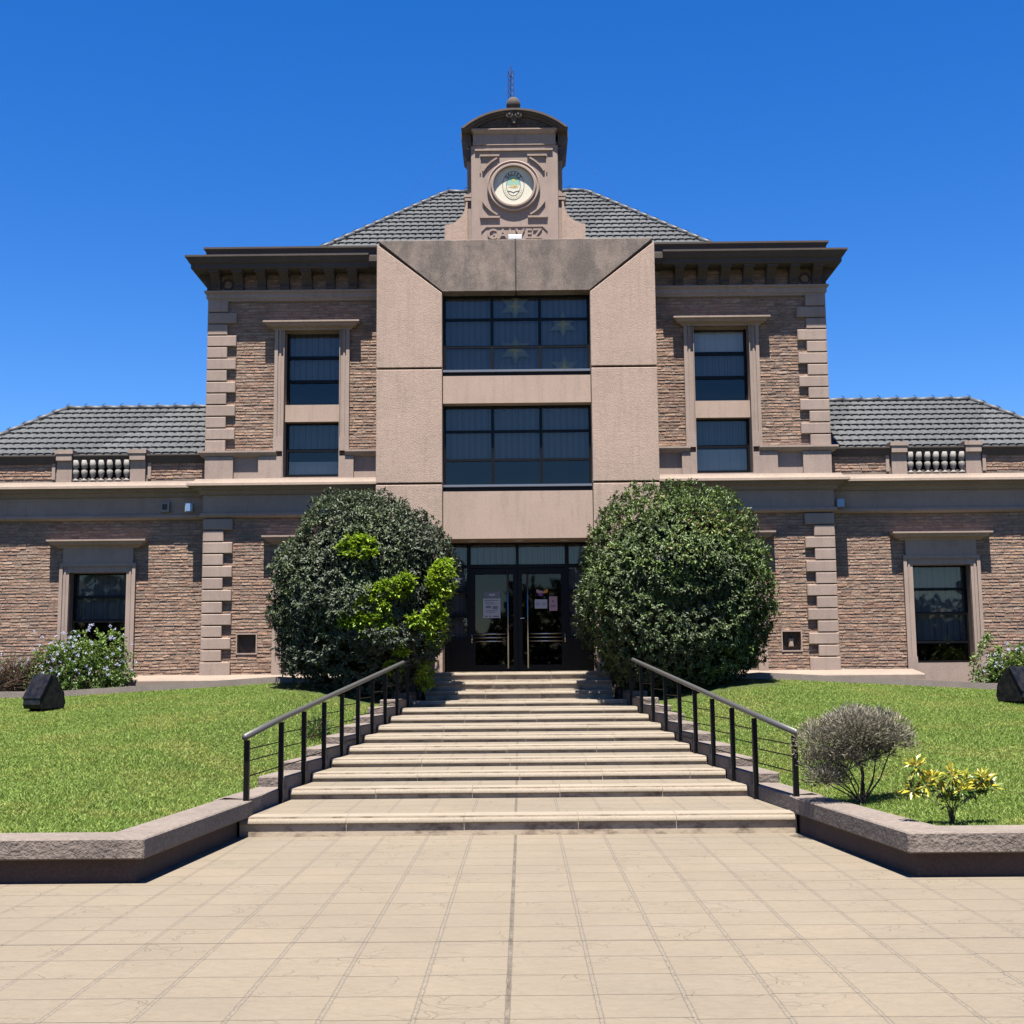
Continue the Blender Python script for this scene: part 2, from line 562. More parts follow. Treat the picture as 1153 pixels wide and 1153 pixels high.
def leaf(name, stops, rough=0.45, spec=0.5, trans=0.25):
    m = NT(name)
    t = m.attr()
    c = m.ramp(t, stops)
    c = m.mix(1.0, c, (ALB, ALB, ALB), 'MULTIPLY')
    m.set(m.b.inputs['Base Color'], c)
    m.done(None, rough, spec)
    tr = m.n('ShaderNodeBsdfTranslucent')
    m.t.links.new(c, tr.inputs['Color'])
    mx = m.n('ShaderNodeMixShader')
    mx.inputs[0].default_value = trans
    m.t.links.new(m.b.outputs[0], mx.inputs[1])
    m.t.links.new(tr.outputs[0], mx.inputs[2])
    m.t.links.new(mx.outputs[0], m.out.inputs['Surface'])
    return m.mat


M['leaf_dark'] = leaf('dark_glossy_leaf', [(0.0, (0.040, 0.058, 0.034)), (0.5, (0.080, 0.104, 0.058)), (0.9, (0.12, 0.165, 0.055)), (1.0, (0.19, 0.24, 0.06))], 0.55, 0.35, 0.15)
M['leaf_mixed'] = leaf('green_glossy_leaf_with_bronze_tips', [(0.0, (0.042, 0.060, 0.028)), (0.4, (0.078, 0.110, 0.040)), (0.75, (0.13, 0.20, 0.042)), (0.9, (0.19, 0.28, 0.05)), (0.96, (0.28, 0.20, 0.085)), (1.0, (0.30, 0.20, 0.09))], 0.55, 0.35, 0.18)
M['leaf_lime'] = leaf('lime_young_leaf', [(0.0, (0.10, 0.20, 0.012)), (0.5, (0.25, 0.40, 0.02)), (0.9, (0.40, 0.52, 0.04)), (1.0, (0.5, 0.45, 0.05))], 0.5, 0.35, 0.35)
M['leaf_green'] = leaf('soft_green_leaf', [(0.0, (0.04, 0.085, 0.015)), (0.6, (0.11, 0.20, 0.03)), (1.0, (0.24, 0.34, 0.06))], 0.5, 0.4, 0.3)
M['leaf_grey'] = leaf('grey_green_needle_leaf', [(0.0, (0.11, 0.105, 0.07)), (0.5, (0.25, 0.23, 0.16)), (1.0, (0.41, 0.365, 0.285))], 0.7, 0.2, 0.2)
M['leaf_yellow'] = leaf('variegated_yellow_leaf', [(0.0, (0.03, 0.08, 0.015)), (0.35, (0.10, 0.19, 0.02)), (0.55, (0.42, 0.40, 0.03)), (0.85, (0.62, 0.50, 0.05)), (0.95, (0.56, 0.40, 0.05)), (1.0, (0.60, 0.50, 0.10))], 0.4, 0.5, 0.25)
M['petal'] = leaf('pale_lilac_petal', [(0.0, (0.34, 0.37, 0.58)), (1.0, (0.60, 0.62, 0.74))], 0.6, 0.2, 0.3)
M['twig'] = NT('brown_twig').done((0.13, 0.085, 0.06), 0.9, 0.15)
M['bark'] = NT('dark_bark').done((0.075, 0.058, 0.045), 0.9, 0.15)


def m_glass(name, tint, refl=1.0):
    m = NT(name)
    m.t.nodes.remove(m.b)
    tr = m.n('ShaderNodeBsdfTransparent')
    tr.inputs['Color'].default_value = (*tint, 1)
    gl = m.n('ShaderNodeBsdfGlossy', Roughness=0.02)
    gl.inputs['Color'].default_value = (1.0, 0.93, 0.82, 1)
    fr = m.n('ShaderNodeFresnel', IOR=1.6)
    co = m.coord()
    nb = m.bump(m.noise(0.9, 2, 0.5, co), 0.10, 0.02)
    m.t.links.new(nb, gl.inputs['Normal'])
    mx = m.n('ShaderNodeMixShader')
    m.t.links.new(m.math('MULTIPLY', fr.outputs[0], refl, True), mx.inputs[0])
    m.t.links.new(tr.outputs[0], mx.inputs[1])
    m.t.links.new(gl.outputs[0], mx.inputs[2])
    m.t.links.new(mx.outputs[0], m.out.inputs['Surface'])
    return m.mat


M['glass'] = m_glass('tinted_window_glass', (0.72, 0.745, 0.78))
M['glass_door'] = m_glass('door_glass', (0.20, 0.21, 0.23), 0.65)
M['frame'] = NT('black_aluminium_frame').done((0.0035, 0.0032, 0.0038), 0.45, 0.18)
M['alu'] = NT('anodised_sill_edge').done((0.32, 0.32, 0.34), 0.35, 0.5, None, 0.6)
M['steel'] = NT('brushed_steel').done((0.55, 0.54, 0.52), 0.3, 0.5, None, 1.0)
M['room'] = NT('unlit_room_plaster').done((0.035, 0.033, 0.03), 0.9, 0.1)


def m_blind():
    m = NT('vertical_fabric_blind')
    co = m.coord()
    sx = m.n('ShaderNodeSeparateXYZ')
    m.t.links.new(co, sx.inputs[0])
    f = m.math('FRACT', m.math('DIVIDE', m.math('ADD', sx.outputs['X'], 50.0), 0.127))
    line = m.ramp(f, [(0.0, (0.55, 0.55, 0.55)), (0.08, (1, 1, 1)), (0.85, (0.92, 0.92, 0.92)), (1.0, (0.6, 0.6, 0.6))])
    c = m.mix(1.0, (0.36, 0.36, 0.365), line, 'MULTIPLY')
    return m.done(c, 0.9, 0.1)
M['blind'] = m_blind()
M['pale_panel'] = NT('off_white_panel').done((1.0, 0.98, 0.92), 0.8, 0.2)
M['star'] = NT('yellow_star_film').done((0.95, 0.72, 0.12), 0.6, 0.3)
M['star_pale'] = NT('pale_star_film').done((0.50, 0.46, 0.28), 0.6, 0.3)
M['iron'] = NT('black_painted_iron').done((0.003, 0.003, 0.003), 0.45, 0.2)
M['rail'] = NT('worn_grey_handrail').done((0.10, 0.098, 0.095), 0.45, 0.4, None, 0.2)


def m_box():
    m = NT('black_metal_with_dust')
    n = m.noise(9, 6, 0.7)
    return m.done(m.ramp(n, [(0.4, (0.004, 0.004, 0.006)), (0.75, (0.035, 0.03, 0.022))]), 0.5, 0.2)
M['box'] = m_box()
M['white'] = NT('white_plastic').done((0.75, 0.76, 0.78), 0.5, 0.4)
M['lamp_lens'] = NT('pale_blue_lamp_lens').done((0.20, 0.30, 0.50), 0.15, 0.6)
M['grey_plastic'] = NT('grey_lamp_housing').done((0.30, 0.28, 0.26), 0.5, 0.4)
M['cream'] = NT('cream_enamel').done((0.78, 0.73, 0.58), 0.4, 0.4)
M['ink'] = NT('dark_ink').done((0.035, 0.05, 0.04), 0.6, 0.3)
M['emb_green'] = NT('pale_green_enamel').done((0.33, 0.55, 0.42), 0.4, 0.4)
M['emb_yellow'] = NT('yellow_enamel').done((0.80, 0.66, 0.12), 0.4, 0.4)
M['emb_gold'] = NT('gold_enamel').done((0.66, 0.50, 0.20), 0.4, 0.4)
M['paper'] = NT('white_paper').done((0.62, 0.64, 0.68), 0.7, 0.2)
M['paper_grey'] = NT('grey_print').done((0.25, 0.27, 0.32), 0.7, 0.2)
M['pink'] = NT('pink_print').done((0.62, 0.40, 0.46), 0.7, 0.2)
M['orange'] = NT('orange_print').done((0.85, 0.36, 0.05), 0.6, 0.2)
M['purple'] = NT('purple_print').done((0.30, 0.10, 0.42), 0.6, 0.2)
M['wire'] = NT('galvanised_wire').done((0.14, 0.22, 0.36), 0.7, 0.2)
M['mast'] = NT('mast_painted_metal').done((0.035, 0.04, 0.10), 0.5, 0.3)

# ------------------------------------------------------------------ key dimensions (metres)
YM, YW, YP = 26.40, 26.65, 25.60      # main wall, wing walls, portal front
HW = 6.52                             # half width of the main block
ZB = 1.60                             # foot of the walls
Y1, Y2, TR = 13.55, 15.45, 1.0        # nosings
def half(y):
    return 2.9 - 0.0945 * (y - Y1)
STEP = [(Y1, 0.205)] + [(Y2 + TR * i, 0.330 + 0.1085 * i) for i in range(9)]     # ten steps of the lower flight
UP = [(24.30, 1.360), (24.65, 1.540), (25.0, 1.72)]
def lawn_z(x, y):
    ax = abs(x)
    zr = 1.30 if ax > 9.0 else 1.30 + 0.055 * (9.0 - ax)
    zr = min(zr, 1.56)
    t = (y - 11.0) / 13.5
    z = 0.345 + (zr - 0.345) * max(0.0, t)
    # along the stairs the lawn follows the stepped side wall
    e = ax - (half(y) + 0.33)
    zs = max(0.335, 0.375 + 0.1085 * (y - 15.33))
    w = min(1.0, max(0.0, e / 1.6))
    w = w * w * (3 - 2 * w)
    return zs + (z - zs) * w if y > 11.0 else z

# ------------------------------------------------------------------ ground, paving, lawn
g = MB()
g.add([(-3000, -3000, -0.05), (3000, -3000, -0.05), (3000, 3000, -0.05), (-3000, 3000, -0.05)], [(0, 1, 2, 3)])
structure(g.link('ground', M['street']))
pv = MB()
pv.box(-45, 45, -5, 14.2, -0.04, 0.0)
structure(pv.link('paving', M['paving']))


def inner_x(y):
    """inside edge of the planter wall / stepped side wall"""
    if y <= 10.98:
        return 30.0
    if y < 14.0:
        return 3.45 - (y - 10.98) / 3.02 * 0.30
    return half(y) + 0.33


for s in (-1, 1):
    ys = np.concatenate([[10.80, 10.99], np.linspace(11.2, 25.0, 70)])
    nx = 40
    V, F = [], []
    for j, y in enumerate(ys):
        xi = 3.40 if y < 11 else inner_x(y) - 0.06
        for i in range(nx + 1):
            u = i / nx
            x = xi + (16.0 - xi) * u ** 1.6
            V.append((s * x, y, lawn_z(x, y) - 0.012))
    for j in range(len(ys) - 1):
        for i in range(nx):
            a, b = j * (nx + 1) + i, j * (nx + 1) + i + 1
            q = (a, b, b + nx + 1, a + nx + 1)
            F.append(q if s > 0 else q[::-1])
    nv = len(V)
    for j in range(len(ys)):
        x_, y_, z_ = V[j * (nx + 1)]
        V.append((x_, y_, z_ - 0.5))
    for j in range(len(ys) - 1):
        q = (j * (nx + 1), (j + 1) * (nx + 1), nv + j + 1, nv + j)
        F.append(q if s > 0 else q[::-1])
    structure(link_mesh('lawn', np.array(V), F, [M['lawn']], None, True))


def blades(n, s, ymin, ymax, xmax_px=True):
    """grass blades inside the visible wedge of one lawn"""
    out = []
    y = ymin + (ymax - ymin) * rng.random(n * 2) ** 0.9
    xi = np.array([inner_x(v) for v in y]) + 0.02
    xo = np.minimum(0.43 * y + 3.6, 15.8)
    x = xi + (xo - xi) * rng.random(n * 2)
    ok = xo > xi
    x, y = x[ok][:n], y[ok][:n]
    return x * s, y


def grass():
    Xs, Ys = [], []
    for s in (-1, 1):
        x, y = blades(360000, s, 11.02, 24.55)
        Xs.append(x)
        Ys.append(y)
    X, Y = np.concatenate(Xs), np.concatenate(Ys)
    # bare soil below the two big round bushes
    d = np.minimum(np.hypot((X + 2.9) / 1.75, (Y - 23.9) / 1.45), np.hypot((X - 2.95) / 1.85, (Y - 23.9) / 1.45))
    keep = d > 1.0 + 0.12 * rng.random(len(X))
    X, Y = X[keep], Y[keep]
    Zz = np.array([lawn_z(a, b) for a, b in zip(X, Y)]) - 0.012
    n = len(X)
    patch = 0.5 + 0.25 * np.sin(X * 1.7 + 0.6 * Y) + 0.25 * np.sin(Y * 2.3 - X * 0.9)
    H = 0.016 + 0.020 * rng.random(n) * (0.6 + 0.6 * patch)
    Wd = 0.004 + 0.0045 * rng.random(n)
    a = rng.random(n) * 2 * np.pi
    lean = 0.05 * rng.random(n)
    b = rng.random(n) * 2 * np.pi
    dx, dy = np.cos(a) * Wd, np.sin(a) * Wd
    V = np.empty((n, 3, 3), dtype=np.float32)
    V[:, 0] = np.stack([X - dx, Y - dy, Zz], 1)
    V[:, 1] = np.stack([X + dx, Y + dy, Zz], 1)
    V[:, 2] = np.stack([X + np.cos(b) * lean, Y + np.sin(b) * lean, Zz + H], 1)
    F = np.arange(n * 3).reshape(n, 3)
    tone = np.repeat(np.clip(rng.beta(2.2, 2.2, n) * 0.9 + 0.12 * (rng.random(n) > 0.93) * 3, 0, 1), 3)
    o = link_mesh('grass', V.reshape(-1, 3), F, [M['grass']], None, False, None, tone)
    tag(o, 'short sunlit green grass covering both sloping lawns', 'grass', None, 'stuff')
grass()

# kerb and path along the foot of the building
for s in (-1, 1):
    k = MB()
    xs = [3.2, 4.6, 5.4, 6.5, 7.5, 9.0, 10.0, 12.5, 16.0]
    for x0, x1 in zip(xs[:-1], xs[1:]):
        def kz(x):
            return lawn_z(x, 24.6) + (0.11 if x > 4 else 0.05)
        A, B = s * x0, s * x1
        z0, z1 = kz(x0), kz(x1)
        v = [(A, 24.55, 0.8), (B, 24.55, 0.8), (B, 24.75, 0.8), (A, 24.75, 0.8), (A, 24.55, z0), (B, 24.55, z1), (B, 24.75, z1), (A, 24.75, z0)]
        f = [(4, 5, 6, 7), (0, 1, 5, 4), (2, 3, 7, 6)]
        k.add(v, f if s > 0 else [q[::-1] for q in f])
    structure(k.link('kerb', M['kerb']))
    p = MB()
    for x0, x1 in zip(xs[:-1], xs[1:]):
        A, B = s * x0, s * x1
        z0, z1 = lawn_z(x0, 24.6) - 0.02, lawn_z(x1, 24.6) - 0.02
        v = [(A, 24.7, z0), (B, 24.7, z1), (B, 26.9, z1), (A, 26.9, z0)]
        p.add(v, [(0, 1, 2, 3)] if s > 0 else [(3, 2, 1, 0)])
    structure(p.link('planting_bed', M['soil']))

# ------------------------------------------------------------------ staircase
stair = thing('staircase', (0, Y1, 0), 'broad beige stone staircase narrowing up to the glass entrance doors', 'stairs')


def nosing_bar(x0, x1, y, z, h=0.076, over=0.026):
    mb = MB()
    x = x0
    while x < x1 - 0.02:
        xe = x + random.uniform(1.0, 1.35)
        if x1 - xe < 0.45:
            xe = x1
        pr = []
        r_ = h / 2
        dz = random.uniform(-0.003, 0.003)
        for k in range(12):
            a = math.pi / 2 * (1 - k / 11)
            pr.append((y - over + 0.085 - 0.085 * math.cos(a), z - h * 0.86 + dz + h * 0.86 * math.sin(a)))
        pr += [(y - over + 0.012, z - h + dz), (y + 0.30, z - h + dz), (y + 0.30, z + dz)]
        mb.prism_x(pr, x + 0.003, xe - 0.003)
        x = xe
    return mb


allsteps = STEP + UP
for i, (y, z) in enumerate(allsteps):
    lower = i < 10
    yn = allsteps[i + 1][0] + 0.05 if i < 12 else 26.9
    w0 = half(y) if lower else 1.78
    w1 = half(yn) if lower else 1.78
    st = MB()
    poly = [(-w0, y), (w0, y), (w1, yn), (-w1, yn)]
    zb = -0.02 if i == 0 else allsteps[i - 1][1] - 0.05
    st.prism_z(poly, zb, z - 0.003)
    st.m = [0, 0] + [1] + [0] * (len(st.f) - 3)
    step = st.link('step', [M['paving'], M['riser']], stair)
    nb = nosing_bar(-w0, w0, y, z)
    nb.link('nosing', M['nosing'], step, False)

# stepped side walls and planter walls
for s, side in ((-1, 'left'), (1, 'right')):
    t = thing('stair_side_wall', (s * 2.9, 14, 0), 'low stepped rough stone wall edging the %s flank of the stairs' % side, 'wall')
    for i in range(10):
        y0 = 13.75 if i == 0 else STEP[i][0] - 0.12
        y1 = STEP[i + 1][0] - 0.12 if i < 9 else 24.9
        z = STEP[i][1] + (0.155 if i > 0 else 0.16)
        a0, a1 = half(y0) + 0.015, half(y1) + 0.015
        b = MB()
        poly = [(s * a0, y0), (s * (a0 + 0.34), y0), (s * (a1 + 0.34), y1), (s * a1, y1)]
        if s < 0:
            poly = poly[::-1]
        b.prism_z(poly, 0.0, z)
        b.link('coping_block', M['cap_stone'], t, False, 0.015)
    # planter wall: front run and splayed run
    t = thing('planter_wall', (s * 3.1, 10.6, 0), 'low stucco planter wall with overhanging combed cap round the %s lawn' % side, 'wall')
    k_ = 3.01 if s < 0 else 3.16
    e_ = 2.81 if s < 0 else 2.88
    o_ = [(-40, 10.63), (-k_ - 0.09, 10.63), (-2.93, 13.5), (-2.93, 13.6), (-3.10, 13.6), (-3.3, 10.95), (-40, 10.95)]
    c_ = [(-40, 10.53), (-k_, 10.53), (-e_, 13.50), (-e_, 13.78), (-3.17, 14.0), (-k_ - 0.38, 10.98), (-40, 10.98)]
    if s > 0:
        o_ = [(-x, y) for x, y in o_][::-1]
        c_ = [(-x, y) for x, y in c_][::-1]
    b = MB()
    b.prism_z(o_, -0.03, 0.20)
    b.link('wall_base', M['wall_base'], t)
    b = MB()
    b.prism_z(c_, 0.197, 0.365)
    b.link('wall_cap', M['cap_stone'], t, False, 0.012)

# handrails
for s, side in ((-1, 'left'), (1, 'right')):
    t = thing('handrail', (s * 2.9, 13.6, 0), 'black iron handrail with grey top bar climbing the %s side of the stairs' % side, 'handrail')
    def rz(y):
        return 1.035 + 0.0945 * (y - 13.6)
    posts = [((-2.85, 2.92)[s > 0], 13.62, 0.36)] + [(s * (half(15.05 + k) - 0.0), 15.05 + k, STEP[k][1] - 0.02) for k in range(10)]
    for x, y, z in posts:
        b = MB()
        b.box(x - 0.028, x + 0.028, y - 0.028, y + 0.028, z, rz(y) - 0.045)
        b.link('post', M['iron'], t)
    b = MB()
    ya, yb = 13.52, 24.75
    xa, xb = (-2.855, 2.925)[s > 0], s * half(yb)
    pts = [(xa, ya, rz(ya))] + [(s * half(15.05 + k), 15.05 + k, rz(15.05 + k)) for k in range(0, 10)] + [(xb, yb, rz(yb))]
    b.tube(pts, 0.034, 10)
    b.link('top_bar', M['rail'], t, True)
    for (xA, yA, zA), (xB, yB, zB) in zip(posts[:-1], posts[1:]):
        for q in (0.18, 0.45, 0.80):
            zt = rz(yA) - 0.06 - q * (rz(yA) - STEP[0][1] - 0.2) * (0.8 if yA > 14 else 0.72)
            b = MB()
            b.tube([(xA, yA, zt), (xB, yB, zt + 0.01)], 0.0075, 6)
            b.link('rod', M['iron'], t)

# ------------------------------------------------------------------ the building
bld = thing('public_building', (0, YM, ZB), 'two storey brick building with stucco portal, clock-tower gable and grey tiled roofs', 'building')


def face_with_holes(mb, x0, x1, z0, z1, y, holes, thick=0.3):
    """a wall slab as boxes round its openings"""
    xs = sorted({x0, x1, *[h[0] for h in holes], *[h[1] for h in holes]})
    xs = [x for x in xs if x0 <= x <= x1]
    for a, b in zip(xs[:-1], xs[1:]):
        mid = (a + b) / 2
        hs_ = sorted([(h[2], h[3]) for h in holes if h[0] < mid < h[1]])
        z = z0
        for h0, h1 in hs_:
            if h0 > z:
                mb.box(a, b, y, y + thick, z, h0)
            z = max(z, h1)
        if z < z1:
            mb.box(a, b, y, y + thick, z, z1)


def bricks(mb, x0, x1, z0, z1, y, holes, bw=0.20, bh=0.064):
    rows = int((z1 - z0) / bh)
    for r_ in range(rows):
        za = z0 + r_ * bh
        zc = za + bh / 2
        sp = [(x0, x1)]
        for h in holes:
            if h[2] - bh * 0.3 < zc < h[3] + bh * 0.3:
                ns = []
                for a, b in sp:
                    if h[1] <= a or h[0] >= b:
                        ns.append((a, b))
                    else:
                        if h[0] > a:
                            ns.append((a, h[0]))
                        if h[1] < b:
                            ns.append((h[1], b))
                sp = ns
        rowoff = random.uniform(0, bw)
        for a, b in sp:
            x = a - ((a + rowoff) % bw)
            while x < b:
                L = bw * random.uniform(0.8, 1.2)
                xa, xb = max(x, a), min(x + L - 0.003, b)
                if xb - xa > 0.03:
                    d = random.uniform(0.005, 0.011)
                    if random.random() < 0.12:
                        d *= 0.45
                    j = lambda k: random.uniform(-k, k)
                    wv_ = 0.007 * math.sin(x * 1.9 + r_ * 2.3) + 0.004 * math.sin(x * 5.1 + r_)
                    t0 = za + 0.002 + random.uniform(0, 0.007) + wv_
                    t1 = za + bh - 0.002 - random.uniform(0, 0.008) + wv_
                    e = 0.006
                    tl = j(0.0035)
                    mb.ct = min(1, max(0, random.betavariate(2.2, 2.2)))
                    mb.add([(xa, y + 0.01, t0), (xb, y + 0.01, t0), (xb, y + 0.01, t1), (xa, y + 0.01, t1),
                            (xa + e, y - d + tl, t0 + e + j(.004)), (xb - e, y - d + j(.0035), t0 + e + j(.003)), (xb - e, y - d * 0.7 + j(.005), t1 - e + j(.004)), (xa + e, y - d * 0.7 + tl, t1 - e + j(.004))],
                           [(4, 5, 6, 7), (0, 1, 5, 4), (1, 2, 6, 5), (2, 3, 7, 6), (3, 0, 4, 7)])
                x += L
    mb.ct = 0.5


WX = 4.34      # main block window axis
GX = 8.84      # wing window axis
up_hole = [(s * WX - 0.59, s * WX + 0.59, 5.80, 9.02) for s in (-1, 1)]
lo_hole = [(s * WX - 0.60, s * WX + 0.60, 1.75, 3.90) for s in (-1, 1)]
niches = [(-5.86, -5.42, 2.12, 2.56), (5.40, 5.83, 2.08, 2.52)]
portal_hole = [(-2.0, 2.0, 1.0, 10.0)]
wall = MB()
wall.cur = 0
face_with_holes(wall, -HW, HW, 1.0, 10.4, YM, up_hole + lo_hole + niches + portal_hole)
wall.box(-HW, -HW + 0.3, YM + 0.3, 38, 1.0, 10.4)
wall.box(HW - 0.3, HW, YM + 0.3, 38, 1.0, 10.4)
wall.box(-HW, HW, 38, 38.3, 1.0, 10.4)
for n_ in niches:
    wall.box(n_[0] - 0.05, n_[1] + 0.05, YM + 0.16, YM + 0.26, n_[2] - 0.05, n_[3] + 0.05)
wall.cur = 1
bh_ = [(h[0] - 0.12, h[1] + 0.12, h[2] - 0.4, h[3]) for h in up_hole + lo_hole] + niches + [(-2.86, 2.86, 0, 12)]
bricks(wall, -HW, HW, 1.62, 4.97, YM, bh_)
bricks(wall, -HW, HW, 6.33, 9.65, YM, bh_)
bricks(wall, -HW, HW, 9.80, 10.24, YM, bh_)
wall.link('brick_wall', [M['mortar'], M['brick']], bld)

# wings
for s in (-1, 1):
    a, b = (s * 12.9, s * HW) if s < 0 else (HW, 12.9)
    hole = [(s * GX - 0.60, s * GX + 0.60, 1.50, 3.88)]
    bal = [(s * GX - 0.60, s * GX + 0.60, 5.88, 6.22)]
    w = MB()
    face_with_holes(w, a, b, 0.8, 5.7, YW, hole)
    face_with_holes(w, a, b, 5.7, 6.30, YW + 0.003, bal, 0.18)
    xo = a if s < 0 else b
    w.box(xo - 0.15, xo + 0.15, YW + 0.3, 34, 0.8, 5.7)
    w.box(min(a, b), max(a, b), 34, 34.3, 0.8, 5.7)
    w.cur = 1
    bricks(w, a, b, 1.05, 4.99, YW, [(hole[0][0] - 0.12, hole[0][1] + 0.12, 0, 4.0)])
    if s < 0:
        bricks(w, a, s * (GX + 0.98), 5.86, 6.22, YW, [])
        bricks(w, s * (GX - 0.98), b, 5.86, 6.22, YW, [])
    else:
        bricks(w, a, GX - 0.98, 5.86, 6.22, YW, [])
        bricks(w, GX + 0.98, b, 5.86, 6.22, YW, [])
    w.link('wing_wall', [M['mortar'], M['brick']], bld)

# quoins
for s in (-1, 1):
    def stack(q, z0, z1, first_long, h=0.258):
        z = z1
        long_ = first_long
        while z - h > z0 - 0.1:
            L = 0.62 if long_ else 0.43
            xo, xi = s * (HW + 0.06), s * (HW + 0.06 - L)
            za = max(z0, z - h)
            q.cbox(min(xo, xi), max(xo, xi), YM - 0.07, YM + 0.35, za + 0.012, z - 0.006, 0.014)
            z -= h
            long_ = not long_
    q = MB()
    stack(q, 6.36, 9.63, False, 0.2515)
    q.link('quoin_column', M['stucco'], bld)
    q = MB()
    stack(q, 1.97, 4.95, True, 0.2485)
    q.cbox(min(s * (HW + 0.07), s * (HW - 0.56)), max(s * (HW + 0.07), s * (HW - 0.56)), YM - 0.08, YM + 0.4, 1.66, 1.96, 0.01)
    q.link('quoin_column', M['stucco'], bld)

# plinth ledge along the wall foot
for s in (-1, 1):
    l = MB()
    a, b = (s * HW - 0.9, -2.86) if s < 0 else (2.86, HW + 1.55)
    if s < 0:
        a = -7.95
    l.prism_x([(YM + 0.02, 1.71), (25.62, 1.61), (25.60, 1.59), (25.60, 1.5), (YM + 0.02, 1.5)], a, b)
    l.link('plinth_ledge', M['stucco_pale'], bld)

# mouldings of the two sides of the main block
def both(name, base_left, prof, mat, smooth=False):
    for s in (-1, 1):
        bl = base_left if s < 0 else [(-x, y) for x, y in base_left][::-1]
        mb = MB()
        mb.molding(bl, prof)
        mb.link(name, mat, bld, smooth)


LB = [(-HW, 36), (-HW, YM), (-2.86, YM)]
LBG = [(-6.45, 36), (-6.45, YM), (-3.10, YM)]
both('architrave_band', LB, [(0, 9.84), (0.13, 9.84), (0.13, 9.80), (0.09, 9.78), (0.09, 9.68), (0.06, 9.66), (0.06, 9.62), (0, 9.62)], M['stucco'])
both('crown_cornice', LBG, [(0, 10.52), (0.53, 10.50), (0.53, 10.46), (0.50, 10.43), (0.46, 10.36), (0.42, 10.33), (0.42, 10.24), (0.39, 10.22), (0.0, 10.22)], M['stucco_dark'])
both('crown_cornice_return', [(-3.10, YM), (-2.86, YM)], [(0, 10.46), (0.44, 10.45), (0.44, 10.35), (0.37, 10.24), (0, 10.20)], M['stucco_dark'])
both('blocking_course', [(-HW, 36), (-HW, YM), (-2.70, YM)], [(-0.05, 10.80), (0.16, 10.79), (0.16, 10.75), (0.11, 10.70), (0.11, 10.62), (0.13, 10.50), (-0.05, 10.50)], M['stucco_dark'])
both('string_course', [(-HW - 0.03, 36), (-HW - 0.03, YM), (-WX - 0.72, YM)], [(0, 6.38), (0.16, 6.37), (0.16, 6.33), (0.10, 6.26), (0.06, 6.24), (0, 6.24)], M['stucco'])
both('string_course', [(-WX + 0.72, YM), (-2.86, YM)], [(0, 6.38), (0.16, 6.37), (0.16, 6.33), (0.10, 6.26), (0.06, 6.24), (0, 6.24)], M['stucco'])
both('middle_cornice', [(-HW, 36), (-HW, YM), (-2.86, YM)], [(0, 5.79), (0.20, 5.765), (0.235, 5.72), (0.29, 5.675), (0.35, 5.655), (0.36, 5.605), (0.24, 5.595), (0.23, 5.54), (0.16, 5.52), (0.12, 5.45), (0.12, 5.44), (0, 5.44)], M['stucco_pale'])
both('frieze', [(-HW, 36), (-HW, YM), (-2.86, YM)], [(0, 5.44), (0.07, 5.44), (0.07, 5.07), (0.12, 5.06), (0.12, 5.00), (0.08, 4.97), (0, 4.96)], M['stucco'])
WL = [(-12.9, 34), (-12.9, YW), (-HW, YW)]
both('wing_cornice', WL, [(0, 5.79), (0.20, 5.765), (0.235, 5.72), (0.29, 5.675), (0.35, 5.655), (0.36, 5.605), (0.24, 5.595), (0.23, 5.54), (0.16, 5.52), (0.12, 5.45), (0.12, 5.44), (0, 5.44)], M['stucco_pale'])
both('wing_frieze', WL, [(0, 5.44), (0.07, 5.44), (0.07, 5.07), (0.12, 5.06), (0.12, 5.00), (0.08, 4.97), (0, 4.96)], M['stucco'])
both('parapet_coping', WL, [(-0.2, 6.38), (0.10, 6.37), (0.10, 6.34), (0.07, 6.30), (0.05, 6.25), (0.03, 6.19), (-0.2, 6.19)], M['stucco_dark'])

# brackets below the crown cornice
for s in (-1, 1):
    for k in range(7):
        b = MB()
        cx = s * (6.40 - 0.488 * k)
        pr = [(YM, 9.85), (YM - 0.12, 9.85), (YM - 0.14, 9.90), (YM - 0.12, 9.96), (YM - 0.17, 10.04), (YM - 0.29, 10.12), (YM - 0.36, 10.20), (YM - 0.365, 10.221), (YM, 10.221)]
        b.prism_x(pr, cx - 0.095, cx + 0.095)
        b.box(cx - 0.115, cx + 0.115, YM - 0.38, YM, 10.17, 10.2215)
        for dx_ in (-0.055, 0, 0.055):
            b.prism_x([(y - 0.012 if y < YM else y, z) for y, z in pr[1:7]] + [(YM - 0.02, 10.19), (YM - 0.02, 9.86)], cx + dx_ - 0.014, cx + dx_ + 0.014)
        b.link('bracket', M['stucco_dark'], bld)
    for k in range(3):      # brackets of the side cornice
        b = MB()
        cy = YM + 0.10 + 0.55 * k
        pr = [(0, 9.85), (0.10, 9.85), (0.11, 9.90), (0.09, 9.96), (0.13, 10.04), (0.22, 10.12), (0.28, 10.20), (0.285, 10.219), (0, 10.219)]
        pp = [(s * (HW + q), z) for q, z in pr]
        b.prism(pp if s < 0 else pp[::-1], cy - 0.095, cy + 0.095)
        b.link('bracket', M['stucco_dark'], bld)
    # round vents in the frieze
    v = MB()
    v.lathe((s * 6.17, YM + 0.01, 10.00), [(0.13, 0.0), (0.13, 0.035), (0.085, 0.04), (0.08, 0.0)], 20, 'Y')
    v.link('round_vent', M['stucco_dark'], bld)

